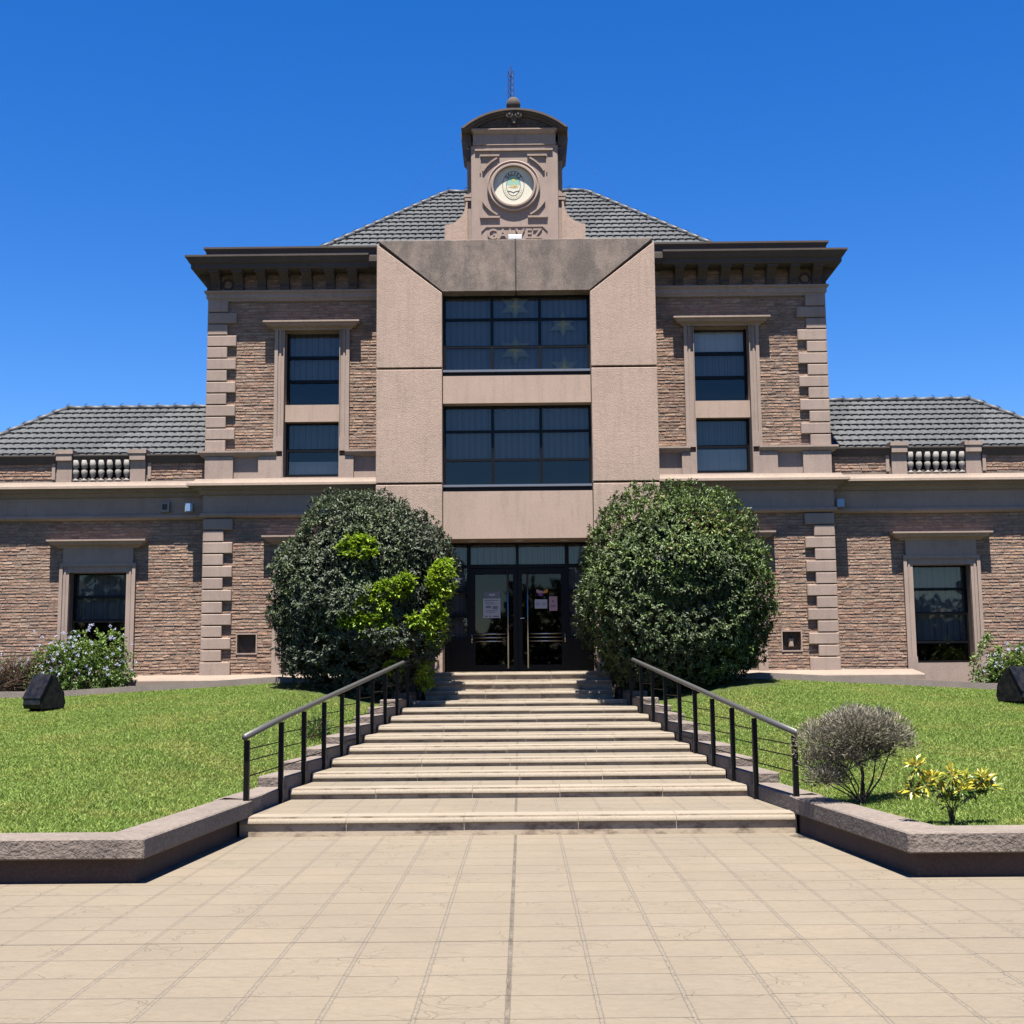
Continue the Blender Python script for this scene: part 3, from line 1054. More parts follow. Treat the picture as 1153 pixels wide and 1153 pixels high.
# panels of the band between the storeys
for s in (-1, 1):
    def bx(a, b, z0, z1, d):
        p = MB()
        p.box(min(s * a, s * b), max(s * a, s * b), YM - d, YM + 0.01, z0, z1)
        p.link('storey_panel' if d < 0.1 else 'storey_pier', M['stucco'], bld)
    for a, b in ((HW + 0.04, 5.97), (5.44, WX + 0.60), (WX - 0.60, 3.44)):
        bx(a, b, 5.775, 6.245, 0.11)
    bx(5.97, 5.44, 5.775, 6.245, 0.035)
    bx(3.44, 2.86, 5.775, 6.245, 0.035)

# wing parapet piers and balusters
for s in (-1, 1):
    for e in (-1, 1):
        p = MB()
        cx = s * GX + e * 0.78
        p.box(cx - 0.16, cx + 0.16, YW - 0.06, YW + 0.19, 5.77, 6.25)
        p.box(cx - 0.19, cx + 0.19, YW - 0.135, YW + 0.22, 6.385, 6.47)
        p.box(cx - 0.165, cx + 0.165, YW - 0.118, YW + 0.2, 6.245, 6.39)
        p.link('parapet_pier', M['stucco'], bld)
        q = MB()
        xp = s * GX + e * 1.02
        q.box(xp - 0.035, xp + 0.035, YW - 0.03, YW + 0.004, 5.85, 6.24)
        q.link('panel_border', M['stucco'], bld)
    for k in range(7):
        b = MB()
        cx = s * GX - 0.54 + 0.18 * k
        b.lathe((cx, YW - 0.025, 5.80), [(0.065, 0), (0.065, 0.035), (0.035, 0.05), (0.03, 0.08), (0.052, 0.13), (0.067, 0.19), (0.06, 0.235), (0.035, 0.27), (0.045, 0.285), (0.065, 0.30), (0.068, 0.36), (0.068, 0.455)], 14)
        b.link('baluster', M['baluster'], bld, True)

# ------------------------------------------------------------------ windows
def surround(name, cx, y, zb, zt, hw, w, hood_z, hood_hw, frieze_hw, sill=None):
    """moulded stucco architrave with a hood on it"""
    b = MB()
    for s in (-1, 1):
        xo, xi = cx + s * hw, cx + s * (hw - w)
        b.box(min(xo, xi), max(xo, xi), y - 0.05, y + 0.3, zb, zt)
        b.box(min(xo, cx + s * (hw - 0.07)), max(xo, cx + s * (hw - 0.07)), y - 0.085, y - 0.048, zb, zt + 0.0)
        b.box(min(cx + s * (hw - 0.095), cx + s * (hw - 0.135)), max(cx + s * (hw - 0.095), cx + s * (hw - 0.135)), y - 0.066, y - 0.048, zb, zt)
        b.box(min(xo, xi) - 0.004, max(xo, xi) + 0.004, y - 0.095, y + 0.02, zb, zb + 0.30)
    if frieze_hw:
        b.box(cx - hw + w, cx + hw - w, y - 0.05, y + 0.3, zt - w, zt)
        b.box(cx - hw + 0.07, cx + hw - 0.07, y - 0.085, y - 0.048, zt - 0.07, zt)
        b.box(cx - frieze_hw, cx + frieze_hw, y - 0.07, y + 0.02, zt + 0.002, hood_z - 0.17)
    else:
        b.box(cx - hw + w, cx + hw - w, y - 0.02, y + 0.3, zt - 0.03, hood_z - 0.17)
    o = b.link('window_surround', M['stucco'], bld)
    h = MB()
    h.molding([(cx - hood_hw + 0.26, y + 0.2), (cx - hood_hw + 0.26, y), (cx + hood_hw - 0.26, y), (cx + hood_hw - 0.26, y + 0.2)],
              [(0, hood_z + 0.02), (0.26, hood_z), (0.26, hood_z - 0.035), (0.21, hood_z - 0.06), (0.19, hood_z - 0.10), (0.09, hood_z - 0.14), (0.08, hood_z - 0.17), (0, hood_z - 0.17)])
    h.box(cx - hood_hw + 0.258, cx + hood_hw - 0.258, y - 0.002, y + 0.2, hood_z - 0.169, hood_z + 0.018)
    h.link('hood', M['stucco'], o)
    return o


def window(cx, y, x_hw, z0, z1, bars, blind_to=None, vbars=(), name='window', fw=0.045, glass='glass', blind_mat='blind'):
    """frame with glazing bars, one pane, a fabric blind behind it"""
    f = MB()
    f.box(cx - x_hw, cx - x_hw + fw, y - 0.03, y + 0.04, z0, z1)
    f.box(cx + x_hw - fw, cx + x_hw, y - 0.03, y + 0.04, z0, z1)
    f.box(cx - x_hw + fw, cx + x_hw - fw, y - 0.028, y + 0.04, z0, z0 + fw)
    f.box(cx - x_hw + fw, cx + x_hw - fw, y - 0.028, y + 0.04, z1 - fw, z1)
    for z, h in bars:
        f.box(cx - x_hw + fw, cx + x_hw - fw, y - 0.024, y + 0.035, z - h / 2, z + h / 2)
    for x, w in vbars:
        f.box(x - w / 2, x + w / 2, y - 0.027, y + 0.037, z0 + fw, z1 - fw)
    o = f.link(name, M['frame'], bld)
    g_ = MB()
    g_.add([(cx - x_hw + 0.01, y + 0.006, z0 + 0.01), (cx + x_hw - 0.01, y + 0.006, z0 + 0.01), (cx + x_hw - 0.01, y + 0.006, z1 - 0.01), (cx - x_hw + 0.01, y + 0.006, z1 - 0.01)], [(0, 1, 2, 3)])
    g_.link('pane', M[glass], o)
    if blind_to is not None:
        b = MB()
        n = max(3, int((2 * x_hw) / 0.127))
        for k in range(n):
            xa = cx - x_hw + 2 * x_hw * k / n
            xb = cx - x_hw + 2 * x_hw * (k + 1) / n
            d = 0.012 * (k % 2)
            b.box(xa + 0.002, xb - 0.002, y + 0.14 + d, y + 0.143 + d, blind_to, z1 + 0.02)
        b.link('blind', M[blind_mat], o)
    return o


for s in (-1, 1):
    cx = s * WX
    # tall upper window: two lights divided by a stucco spandrel
    surround('upper', cx, YM, 6.36, 9.02, 0.795, 0.205, 9.14, 1.02, 0)
    window(cx, YM + 0.26, 0.585, 7.36, 9.02, [(8.44, 0.07), (7.915, 0.07)], 7.95)
    window(cx, YM + 0.26, 0.585, 5.86, 7.03, [(6.42, 0.06)], 6.45)
    # pale slatted panels set behind some of the panes
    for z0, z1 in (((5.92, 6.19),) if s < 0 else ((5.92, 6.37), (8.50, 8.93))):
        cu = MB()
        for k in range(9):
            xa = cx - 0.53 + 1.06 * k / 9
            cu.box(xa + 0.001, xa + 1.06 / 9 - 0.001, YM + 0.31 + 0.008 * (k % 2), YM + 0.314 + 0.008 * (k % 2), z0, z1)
        cu.link('pale_panel', M['pale_panel'], bld)
    sp = MB()
    sp.box(cx - 0.585, cx + 0.585, YM + 0.06, YM + 0.5, 7.01, 7.375)
    sp.link('spandrel', M['stucco_smooth'], bld)
    jb = MB()
    for e in (-1, 1):
        jb.box(min(cx + e * 0.585, cx + e * 0.60), max(cx + e * 0.585, cx + e * 0.60), YM - 0.10, YM + 0.5, 5.78, 9.0)
    jb.box(cx - 0.585, cx + 0.585, YM - 0.11, YM + 0.5, 5.72, 5.80)
    jb.link('window_reveal', M['stucco'], bld)
    # ground floor window of the main block
    surround('lower', cx, YM, 1.655, 4.08, 0.76, 0.19, 4.565, 0.98, 0.68)
    window(cx, YM + 0.26, 0.58, 1.76, 3.90, [(3.4, 0.05), (2.9, 0.05), (2.35, 0.05)], 2.4)
    # wing window
    cx = s * GX
    surround('wing', cx, YW, 1.655, 4.06, 0.80, 0.195, 4.545, 1.04, 0.74)
    window(cx, YW + 0.27, 0.61, 1.83, 3.88, [(3.37, 0.06), (2.86, 0.06), (2.26, 0.05)], 2.9 if s < 0 else 2.3)
    si = MB()
    si.box(cx - 0.605, cx + 0.605, YW - 0.09, YW + 0.5, 1.36, 1.83)
    si.link('window_apron', M['stucco'], bld)
    for e in (-1, 1):
        k = MB()
        k.box(cx + e * 0.70 - 0.115, cx + e * 0.70 + 0.115, YW - 0.10, YW, 1.3, 1.66)
        k.link('surround_foot', M['stucco'], bld)

# niches beside the corner quoins
for s, n_ in zip((-1, 1), niches):
    k = MB()
    x0, x1, z0, z1 = n_
    for a, b, c, d in ((x0, x1, z1 - 0.03, z1), (x0, x1, z0, z0 + 0.03), (x0, x0 + 0.025, z0 + 0.03, z1 - 0.03), (x1 - 0.025, x1, z0 + 0.03, z1 - 0.03)):
        k.box(a, b, YM - 0.02, YM + 0.17, c, d)
    k.cur = 1
    cx, cz = (x0 + x1) / 2, (z0 + z1) / 2
    sh = [(cx - 0.15, z1 - 0.04), (cx - 0.14, cz), (cx - 0.09, cz - 0.11), (cx, cz - 0.16), (cx + 0.09, cz - 0.11), (cx + 0.14, cz), (cx + 0.15, z1 - 0.04)]
    k.prism(sh, YM + 0.10, YM + 0.17)
    if s > 0:
        k.cur = 0
        k.cbox(cx - 0.05, cx + 0.05, YM + 0.04, YM + 0.12, cz - 0.12, cz + 0.06, 0.02)
    k.link('wall_niche', [M['stucco'], M['stucco_dark']], bld)

# ------------------------------------------------------------------ portal
PX, IX, ZT, ZI = 2.89, 1.535, 10.665, 9.555
core = MB()
GRO = 0.06
for s in (-1, 1):
    core.box(min(s * (PX - 0.05), s * (IX + 0.06)), max(s * (PX - 0.05), s * (IX + 0.06)), YP + GRO, YM + 0.02, 1.0, ZT - 0.02)
core.box(-IX - 0.06, IX + 0.06, YP + GRO, YM + 0.3, ZI + 0.03, ZT - 0.02)
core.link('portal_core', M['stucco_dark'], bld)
gj = 0.022
for s in (-1, 1):
    def quad(pts, y0, mat, nm):
        b = MB()
        pp = [(s * x, z) for x, z in pts]
        b.prism(pp if s > 0 else pp[::-1], y0, YM)
        b.link(nm, mat, bld, False, 0.01)
    d = gj * 1.3
    quad([(IX, 7.93 + gj), (PX, 7.93 + gj), (PX, ZT - 0.075), (IX, ZI - d)], YP, M['stucco_rough'], 'portal_pier')
    quad([(IX, 5.53 + gj), (PX, 5.53 + gj), (PX, 7.93 - gj), (IX, 7.93 - gj)], YP, M['stucco_rough'], 'portal_pier')
    quad([(IX, 1.2), (PX, 1.2), (PX, 5.53 - gj), (IX, 5.53 - gj)], YP, M['stucco_rough'], 'portal_pier')
    quad([(gj * 0.6, ZI), (IX - 0.01, ZI), (PX - 0.015, ZT), (gj * 0.6, ZT)], YP, M['stucco_stained'], 'portal_lintel')
sp = MB()
sp.box(-IX + 0.015, IX - 0.015, YP + 0.06, YM + 0.1, 7.20, 7.775)
sp.link('portal_spandrel', M['stucco_smooth'], bld)
sp = MB()
sp.box(-IX + 0.015, IX - 0.015, YP + 0.06, YM + 0.5, 4.40, 5.37)
sp.link('portal_fascia', M['stucco_smooth'], bld)
for z in (7.84, 5.44):
    a = MB()
    a.box(-IX + 0.012, IX - 0.012, YP + 0.10, YP + 0.40, z + 0.03, z + 0.075)
    a.link('sill_trim', M['alu'], bld)
    a = MB()
    a.box(-IX + 0.012, IX - 0.012, YP + 0.16, YP + 0.40, z - 0.07, z + 0.03)
    a.link('sill_recess', M['frame'], bld)
YG = YP + 0.36
VB = [(-0.51, 0.06), (0.49, 0.06)]
wu = window(0, YG, IX - 0.01, 7.90, 9.56, [(9.045, 0.05), (8.455, 0.05)], 7.8, VB, 'portal_window')
wl = window(0, YG, IX - 0.01, 5.50, 7.20, [(6.66, 0.05), (6.06, 0.05)], 6.10, VB, 'portal_window')


def star(cx, cz, R_, y, mat, parent):
    b = MB()
    pts = []
    for k in range(12):
        a = math.pi / 2 + k * math.pi / 6
        r_ = R_ if k % 2 == 0 else R_ * 0.52
        pts.append((cx + r_ * math.cos(a) * (1.15 if k % 2 == 0 and k not in (0, 6) else 1), cz + r_ * math.sin(a)))
    b.prism(pts, y, y + 0.004)
    b.cur = 1
    pts2 = [(cx, cz + R_ * 0.62), (cx - R_ * 0.16, cz), (cx, cz - R_ * 0.7), (cx + R_ * 0.16, cz)]
    b.prism(pts2, y - 0.003, y - 0.0005)
    pts3 = [(cx - R_ * 0.62, cz - R_ * 0.05), (cx, cz - R_ * 0.14), (cx + R_ * 0.62, cz - R_ * 0.05), (cx, cz + R_ * 0.08)]
    b.prism(pts3, y - 0.002, y - 0.0004)
    return b.link('star_ornament', mat, parent)


for cx, cz, r_ in ((-0.02, 8.40, 0.31), (0.98, 8.95, 0.29), (1.0, 8.0, 0.29), (-0.02, 9.35, 0.30)):
    star(cx, cz, r_, YG + 0.03, [M['star_pale'], M['star']], wu)

# entrance: transoms, sidelights and two glass leaves
YD = 26.55
en = MB()
for x0, x1, z0, z1 in ((-1.52, -1.44, 1.72, 4.42), (1.44, 1.52, 1.72, 4.42), (-1.08, -1.0, 1.72, 4.42), (0.97, 1.05, 1.72, 4.42),
                       (-1.44, -1.08, 4.36, 4.42), (-1.0, 0.97, 4.36, 4.42), (1.05, 1.44, 4.36, 4.42),
                       (-1.44, -1.08, 3.87, 3.945), (-1.0, 0.97, 3.87, 3.945), (1.05, 1.44, 3.87, 3.945), (-0.055, 0.005, 3.945, 4.36)):
    en.box(x0, x1, YD - 0.05, YD + 0.05, z0, z1)
for s in (-1, 1):
    x0, x1 = (-1.44, -1.08) if s < 0 else (1.05, 1.44)
    for z in (3.38, 2.87, 2.38):
        en.box(x0, x1, YD - 0.04, YD + 0.04, z - 0.03, z + 0.03)
    en.box(x0, x1, YD - 0.03, YD + 0.03, 1.80, 2.35)
    en.box(x0, x1, YD - 0.04, YD + 0.04, 1.72, 1.80)
entrance = en.link('entrance_screen', M['frame'], bld)
gp = MB()
gp.add([(-1.5, YD + 0.01, 2.3), (-1.02, YD + 0.01, 2.3), (-1.02, YD + 0.01, 4.40), (-1.5, YD + 0.01, 4.40)], [(0, 1, 2, 3)])
gp.add([(1.0, YD + 0.01, 2.3), (1.5, YD + 0.01, 2.3), (1.5, YD + 0.01, 4.40), (1.0, YD + 0.01, 4.40)], [(0, 1, 2, 3)])
gp.add([(-1.0, YD + 0.01, 3.90), (0.98, YD + 0.01, 3.90), (0.98, YD + 0.01, 4.40), (-1.0, YD + 0.01, 4.40)], [(0, 1, 2, 3)])
gp.link('pane', M['glass'], entrance)
bl = MB()
for xx0, xx1, zz0 in ((-1.5, -1.0, 2.3), (1.0, 1.5, 2.3), (-1.0, 1.0, 3.90)):
    k = int((xx1 - xx0) / 0.127)
    for i in range(k):
        bl.box(xx0 + (xx1 - xx0) * i / k + 0.002, xx0 + (xx1 - xx0) * (i + 1) / k - 0.002, YD + 0.14 + 0.012 * (i % 2), YD + 0.144 + 0.012 * (i % 2), zz0, 4.42)
bl.link('blind', M['blind'], entrance)
for s, x0, x1 in ((-1, -1.0, -0.03), (1, -0.02, 0.97)):
    f = MB()
    for a, b, c, d in ((x0, x0 + 0.09, 1.74, 3.86), (x1 - 0.09, x1, 1.74, 3.86), (x0 + 0.09, x1 - 0.09, 3.74, 3.86), (x0 + 0.09, x1 - 0.09, 1.74, 1.86)):
        f.box(a, b, YD - 0.045, YD + 0.045, c, d)
    leaf_ = f.link('entrance_door', M['frame'], bld)
    p = MB()
    p.add([(x0 + 0.08, YD, 1.85), (x1 - 0.08, YD, 1.85), (x1 - 0.08, YD, 3.75), (x0 + 0.08, YD, 3.75)], [(0, 1, 2, 3)])
    p.link('pane', M['glass_door'], leaf_)
    hx = x1 - 0.20 if s < 0 else x0 + 0.20
    h = MB()
    h.tube([(hx, YD - 0.10, 1.79), (hx, YD - 0.10, 3.82)], 0.02, 8)
    for z in (1.86, 3.76):
        h.tube([(hx, YD - 0.10, z), (hx, YD - 0.04, z)], 0.012, 6)
    h.link('pull_handle', M['steel'], leaf_, True)
    k = MB()
    xa, xb = (x0 + 0.02, hx) if s < 0 else (hx, x1 - 0.02)
    for z in (2.50, 2.425, 2.35):
        k.tube([(xa, YD - 0.075, z), (xb, YD - 0.075, z)], 0.015, 8)
    xe = xa if s < 0 else xb
    k.box(xe - 0.015, xe + 0.015, YD - 0.08, YD - 0.05, 2.32, 2.53)
    k.link('push_bar', M['steel'], leaf_, True)
    if s > 0:
        l = MB()
        l.tube([(0.03, YD - 0.05, 2.82), (0.03, YD - 0.11, 2.82), (0.11, YD - 0.11, 2.82)], 0.012, 6)
        l.link('door_handle', M['steel'], leaf_)
# soffit lights of the porch
for x in (-0.95, 0.02, 0.95):
    l = MB()
    l.lathe((x, 26.05, 4.385), [(0.09, 0.0), (0.09, 0.012), (0.06, 0.02)], 16)
    l.link('soffit_lamp', M['white'], bld)
# dark rooms behind the glass
rm = MB()
rm.box(-2.0, 2.0, 29.0, 29.1, 1.7, 10)
rm.box(-2.0, 2.0, YM + 0.35, 29.0, 1.66, 1.70)
for z in (4.45, 7.5):
    rm.box(-6.2, 6.2, YM + 0.35, 29.0, z, z + 0.1)
for s in (-1, 1):
    rm.box(min(s * 2.0, s * 2.1), max(s * 2.0, s * 2.1), YM + 0.32, 29.0, 1.7, 10)
    rm.box(min(s * 2.1, s * 6.2), max(s * 2.1, s * 6.2), 28.9, 29.0, 1.0, 10)
    rm.box(min(s * 6.6, s * 12.7), max(s * 6.6, s * 12.7), 29.2, 29.3, 1.0, 5.6)
    rm.box(min(s * 6.6, s * 12.7), max(s * 6.6, s * 12.7), YW + 0.35, 29.2, 5.5, 5.6)
    rm.box(min(s * 6.6, s * 12.7), max(s * 6.6, s * 12.7), YW + 0.35, 29.2, 0.9, 1.0)
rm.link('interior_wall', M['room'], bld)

# ------------------------------------------------------------------ roofs
def slope(mb, yb, zb, yt, zt, xl0, xl1, xr0, xr1, rows, p=0.185):
    """tiled plane rising from (yb,zb) to (yt,zt); left edge runs xl0 -> xl1, right edge xr0 -> xr1"""
    L = math.hypot(yt - yb, zt - zb)
    ny, nz = -(zt - zb) / L, (yt - yb) / L
    du = p / 10
    for r_ in range(rows):
        t0, t1 = r_ / rows, min(1.0, (r_ + 1.12) / rows)
        xa = min(xl0 + (xl1 - xl0) * t0, xl0 + (xl1 - xl0) * t1)
        xb = max(xr0 + (xr1 - xr0) * t0, xr0 + (xr1 - xr0) * t1)
        n = int((xb - xa) / du) + 1
        shift = (r_ % 3) * p * 0.13
        vs, tn = [], []
        for i in range(n + 1):
            x = xa + (xb - xa) * i / n
            ph = ((x + shift) / p) % 1.0
            wv = 1.0 - math.exp(-(min(ph, 1 - ph) / 0.10) ** 2) + 0.25 * math.sin(math.pi * ph)
            hgt = 0.018 * wv
            tile_id = math.floor((x + shift) / p)
            tone = ((tile_id * 7919 + r_ * 104729) % 997) / 997.0
            for tt, base in ((t0, 0.045), (t0, 0.052), (t1, 0.008)):
                lo = xl0 + (xl1 - xl0) * tt
                hi = xr0 + (xr1 - xr0) * tt
                xx = min(max(x, lo), hi)
                hh = 0.0 if base == 0.045 else base + hgt
                vs.append((xx, yb + (yt - yb) * tt + ny * hh, zb + (zt - zb) * tt + nz * hh))
                tn.append(0.25 + 0.5 * tone)
        b = len(mb.v)
        mb.v.extend(vs)
        mb.tone.extend(tn)
        for i in range(n):
            a = b + i * 3
            mb.f.append((a, a + 3, a + 4, a + 1))
            mb.f.append((a + 1, a + 4, a + 5, a + 2))
            mb.m.extend([0, 0])


def ridge_run(a, b, name, parent, step=0.42):
    """overlapping half-round ridge caps with their wire clips"""
    a, b = Vector(a), Vector(b)
    n = max(2, int((b - a).length / step))
    mb = MB()
    clip = MB()
    d = (b - a) / n
    for i in range(n):
        p0, p1 = a + d * i, a + d * (i + 1.12 if i < n - 1 else 1 + i)
        mb.tube([p0 + Vector((0, 0, 0.025)), p1 + Vector((0, 0, 0.0))], 0.062, 10, 0.058)
        clip.tube([p0 + Vector((0, -0.02, 0.09)), p0 + Vector((0.10 * (1 if b.x > a.x else -1), -0.10, 0.105))], 0.006, 4)
    o = mb.link(name, M['ridge'], parent, True)
    clip.link('ridge_clip', M['iron'], o)


# main roof
ex, ey, ez, rx, ry, rz_ = 6.30, 26.75, 9.92, 1.86, 33.0, 14.55
m_ = MB()
slope(m_, ey, ez, ry, rz_, -ex, -rx, ex, rx, 23)
m_.add([(-ex, ey, ez), (-rx, ry, rz_), (-rx, ry + 3, rz_), (-ex, 39.3, ez)], [(0, 1, 2, 3)])
m_.add([(ex, ey, ez), (rx, ry, rz_), (rx, ry + 3, rz_), (ex, 39.3, ez)], [(3, 2, 1, 0)])
m_.add([(-ex, 39.3, ez), (ex, 39.3, ez), (rx, ry + 3, rz_), (-rx, ry + 3, rz_)], [(1, 0, 3, 2)])
rf = m_.link('main_roof', M['tile'], bld)
ridge_run((-ex, ey, ez + 0.06), (-rx, ry, rz_ + 0.05), 'ridge_cap', rf)
ridge_run((ex, ey, ez + 0.06), (rx, ry, rz_ + 0.05), 'ridge_cap', rf)
ridge_run((-rx, ry, rz_ + 0.05), (rx, ry, rz_ + 0.05), 'ridge_cap', rf)
# wing roofs
for s in (-1, 1):
    m_ = MB()
    yb, zb, yt, zt = 26.95, 6.18, 29.85, 8.03
    xo0, xo1, xi = s * 12.75, s * 10.80, s * HW
    if s < 0:
        slope(m_, yb, zb, yt, zt, xo0, xo1, xi, xi, 11)
    else:
        slope(m_, yb, zb, yt, zt, xi, xi, xo0, xo1, 11)
    m_.add([(xo0, yb, zb), (xo1, yt, zt), (xo1, 31, zt), (xo0, 33.8, zb)], [(0, 1, 2, 3) if s < 0 else (3, 2, 1, 0)])
    m_.add([(xo0, 33.8, zb), (xo1, 31, zt), (xi, 31, zt), (xi, 33.8, zb)], [(0, 1, 2, 3) if s < 0 else (3, 2, 1, 0)])
    rf = m_.link('wing_roof', M['tile'], bld)
    ridge_run((xo0, yb, zb + 0.06), (xo1, yt, zt + 0.04), 'ridge_cap', rf)
    ridge_run((xo1, yt, zt + 0.04), (xi, yt, zt + 0.04), 'ridge_cap', rf)

# ------------------------------------------------------------------ clock-tower gable
YT = 26.30
tower = MB()
tower.box(-0.945, 0.93, YT, YT + 0.8, 10.0, 13.02)                     # front slab
tower.box(-1.04, 1.03, YT + 0.22, YT + 0.85, 10.0, 13.2)               # set-back sides
tw = tower.link('clock_gable', M['stucco'], bld, False, 0.012)
for s in (-1, 1):
    sh = MB()
    pts = [(1.02, 10.3), (1.52, 10.3), (1.52, 11.30)]
    for k in range(1, 9):
        a = k / 8 * math.pi / 2
        pts.append((1.52 - 0.46 * math.sin(a) , 11.30 + 0.46 * (1 - math.cos(a)) * 1.1))
    pts += [(1.02, 11.81)]
    pp = [(s * x - 0.01, z) for x, z in pts]
    sh.prism(pp if s > 0 else pp[::-1], YT + 0.16, YT + 0.7)
    sh.link('shoulder', M['stucco_rough'], tw)
for s in (-1, 1):
    c = MB()
    for z0, z1, o_ in ((11.93, 11.99, 0.07), (11.85, 11.905, 0.05)):
        xa, xb = s * 0.94, s * (1.04 + o_)
        c.box(min(xa, xb), max(xa, xb), YT + 0.17, YT + 0.7, z0, z1)
    c.link('impost', M['stucco'], tw)
    c = MB()      # dark returns of the side cornices
    c.prism([(s * x, z) for x, z in ([(0.94, 13.06), (1.02, 13.07), (1.06, 13.13), (1.16, 13.22), (1.17, 13.36), (0.94, 13.36)] if s > 0 else [(0.94, 13.06), (0.94, 13.36), (1.17, 13.36), (1.16, 13.22), (1.06, 13.13), (1.02, 13.07)])], YT + 0.12, YT + 0.9)
    c.prism([(s * x, z) for x, z in ([(0.94, 12.74), (1.05, 12.76), (1.06, 12.82), (1.13, 12.90), (1.13, 13.0), (0.94, 13.0)] if s > 0 else [(0.94, 12.74), (0.94, 13.0), (1.13, 13.0), (1.13, 12.90), (1.06, 12.82), (1.05, 12.76)])], YT + 0.16, YT + 0.85)
    c.link('side_cornice', M['stucco_brown'], tw)
en_ = MB()
en_.box(-0.90, 0.885, YT - 0.02, YT + 0.8, 13.02, 13.29)
en_.link('entablature', M['stucco'], tw)
cr = MB()
cr.molding([(-0.82, YT + 0.3), (-0.82, YT), (0.805, YT), (0.805, YT + 0.3)], [(0, 13.37), (0.11, 13.36), (0.11, 13.335), (0.08, 13.31), (0.05, 13.27), (0, 13.25)])
cr.link('cornice_ledge', M['stucco'], tw)


def arc_pts(hw_, z0, rise, n=28):
    r_ = (hw_ * hw_ + rise * rise) / (2 * rise)
    a0 = math.asin(hw_ / r_)
    return [(r_ * math.sin(a), z0 + rise - r_ + r_ * math.cos(a)) for a in [a0 - 2 * a0 * k / n for k in range(n + 1)]]


def arc_band(mb, outer, inner, y0, y1):
    o_, i_ = outer, inner
    n = len(o_)
    for k in range(n - 1):
        mb.prism([i_[k], o_[k], o_[k + 1], i_[k + 1]], y0, y1)


pd = MB()
arc_band(pd, arc_pts(1.15, 13.34, 0.44), arc_pts(1.09, 13.34, 0.395), YT - 0.20, YT + 0.9)
arc_band(pd, arc_pts(1.09, 13.34, 0.395), arc_pts(0.99, 13.34, 0.355), YT - 0.14, YT + 0.9)
arc_band(pd, arc_pts(0.99, 13.34, 0.355), arc_pts(0.90, 13.34, 0.31), YT - 0.08, YT + 0.9)
pd.link('segmental_pediment', M['stucco_brown'], tw)
ty = MB()
ty.prism([(-0.90, 13.30), (0.90, 13.30)] + arc_pts(0.90, 13.34, 0.31), YT - 0.02, YT + 0.8)
ty.link('tympanum', M['stucco_brown'], tw)
orn = MB()
for s in (-1, 1):
    for cx, r0 in ((0.20, 0.065), (0.38, 0.055), (0.54, 0.042)):
        pts = []
        for k in range(22):
            a = k / 21 * 3.4 * math.pi
            r_ = r0 * (1 - 0.75 * k / 21)
            pts.append((s * (cx + r_ * math.cos(a)) - 0.01, YT - 0.035, 13.50 + r_ * math.sin(a) * 0.9))
        orn.tube(pts, 0.014, 5)
    orn.tube([(s * 0.08 - 0.01, YT - 0.035, 13.47), (s * 0.3 - 0.01, YT - 0.035, 13.425), (s * 0.75 - 0.01, YT - 0.03, 13.42)], 0.014, 5, 0.006)
    orn.lathe((s * 0.095 - 0.01, YT - 0.12, 13.655), [(0.085, 0.0), (0.085, 0.05), (0.05, 0.06), (0.045, 0.03), (0.02, 0.07)], 16, 'Y')
    orn.lathe((s * 0.10 - 0.01, YT - 0.02, 13.42), [(0.05, 0.0), (0.05, 0.05), (0.02, 0.08)], 10, 'Y')
orn.prism([(-0.045, 13.47), (0.025, 13.47), (0.075, 13.66), (-0.095, 13.66)], YT - 0.13, YT)
orn.link('scroll_ornament', M['stucco_brown'], tw)
fn = MB()
prof = [(0.17, 0.0), (0.17, 0.05), (0.11, 0.07)]
for k in range(1, 12):
    a = -math.pi / 2 + math.pi * (k / 12)
    prof.append((0.155 * math.cos(a) if k > 2 else 0.12, 0.24 + 0.17 * math.sin(a)))
prof.append((0.01, 0.41))
fn.lathe((-0.02, YT + 0.05, 13.72), prof, 20)
fn.link('finial', M['stucco_dark'], tw, True)
# roundel, corner mouldings, name panel
rl = MB()
RC = (-0.03, 12.09)
rl.lathe((RC[0], YT, RC[1]), [(0.57, -0.01), (0.57, 0.05), (0.545, 0.075), (0.515, 0.055), (0.50, 0.055), (0.475, 0.095), (0.44, 0.095), (0.435, 0.085), (0.435, -0.02)], 56, 'Y')
rl.f = rl.f[:-2]
rl.m = rl.m[:-2]
rl.link('roundel_ring', M['stucco'], tw)
dk = MB()
dk.lathe((RC[0], YT - 0.002, RC[1]), [(0.44, 0.0), (0.44, 0.002)], 56, 'Y')
disc = dk.link('crest_disc', M['cream'], tw)


def oval(cx, cz, a, b, y, th, n=40, a_in=None, b_in=None):
    mb = MB()
    P_ = [(cx + a * math.cos(2 * math.pi * k / n), cz + b * math.sin(2 * math.pi * k / n)) for k in range(n)]
    if a_in is None:
        mb.prism(P_, y, y + th)
    else:
        Q_ = [(cx + a_in * math.cos(2 * math.pi * k / n), cz + b_in * math.sin(2 * math.pi * k / n)) for k in range(n)]
        for k in range(n):
            k2 = (k + 1) % n
            mb.prism([Q_[k], P_[k], P_[k2], Q_[k2]], y, y + th)
    return mb


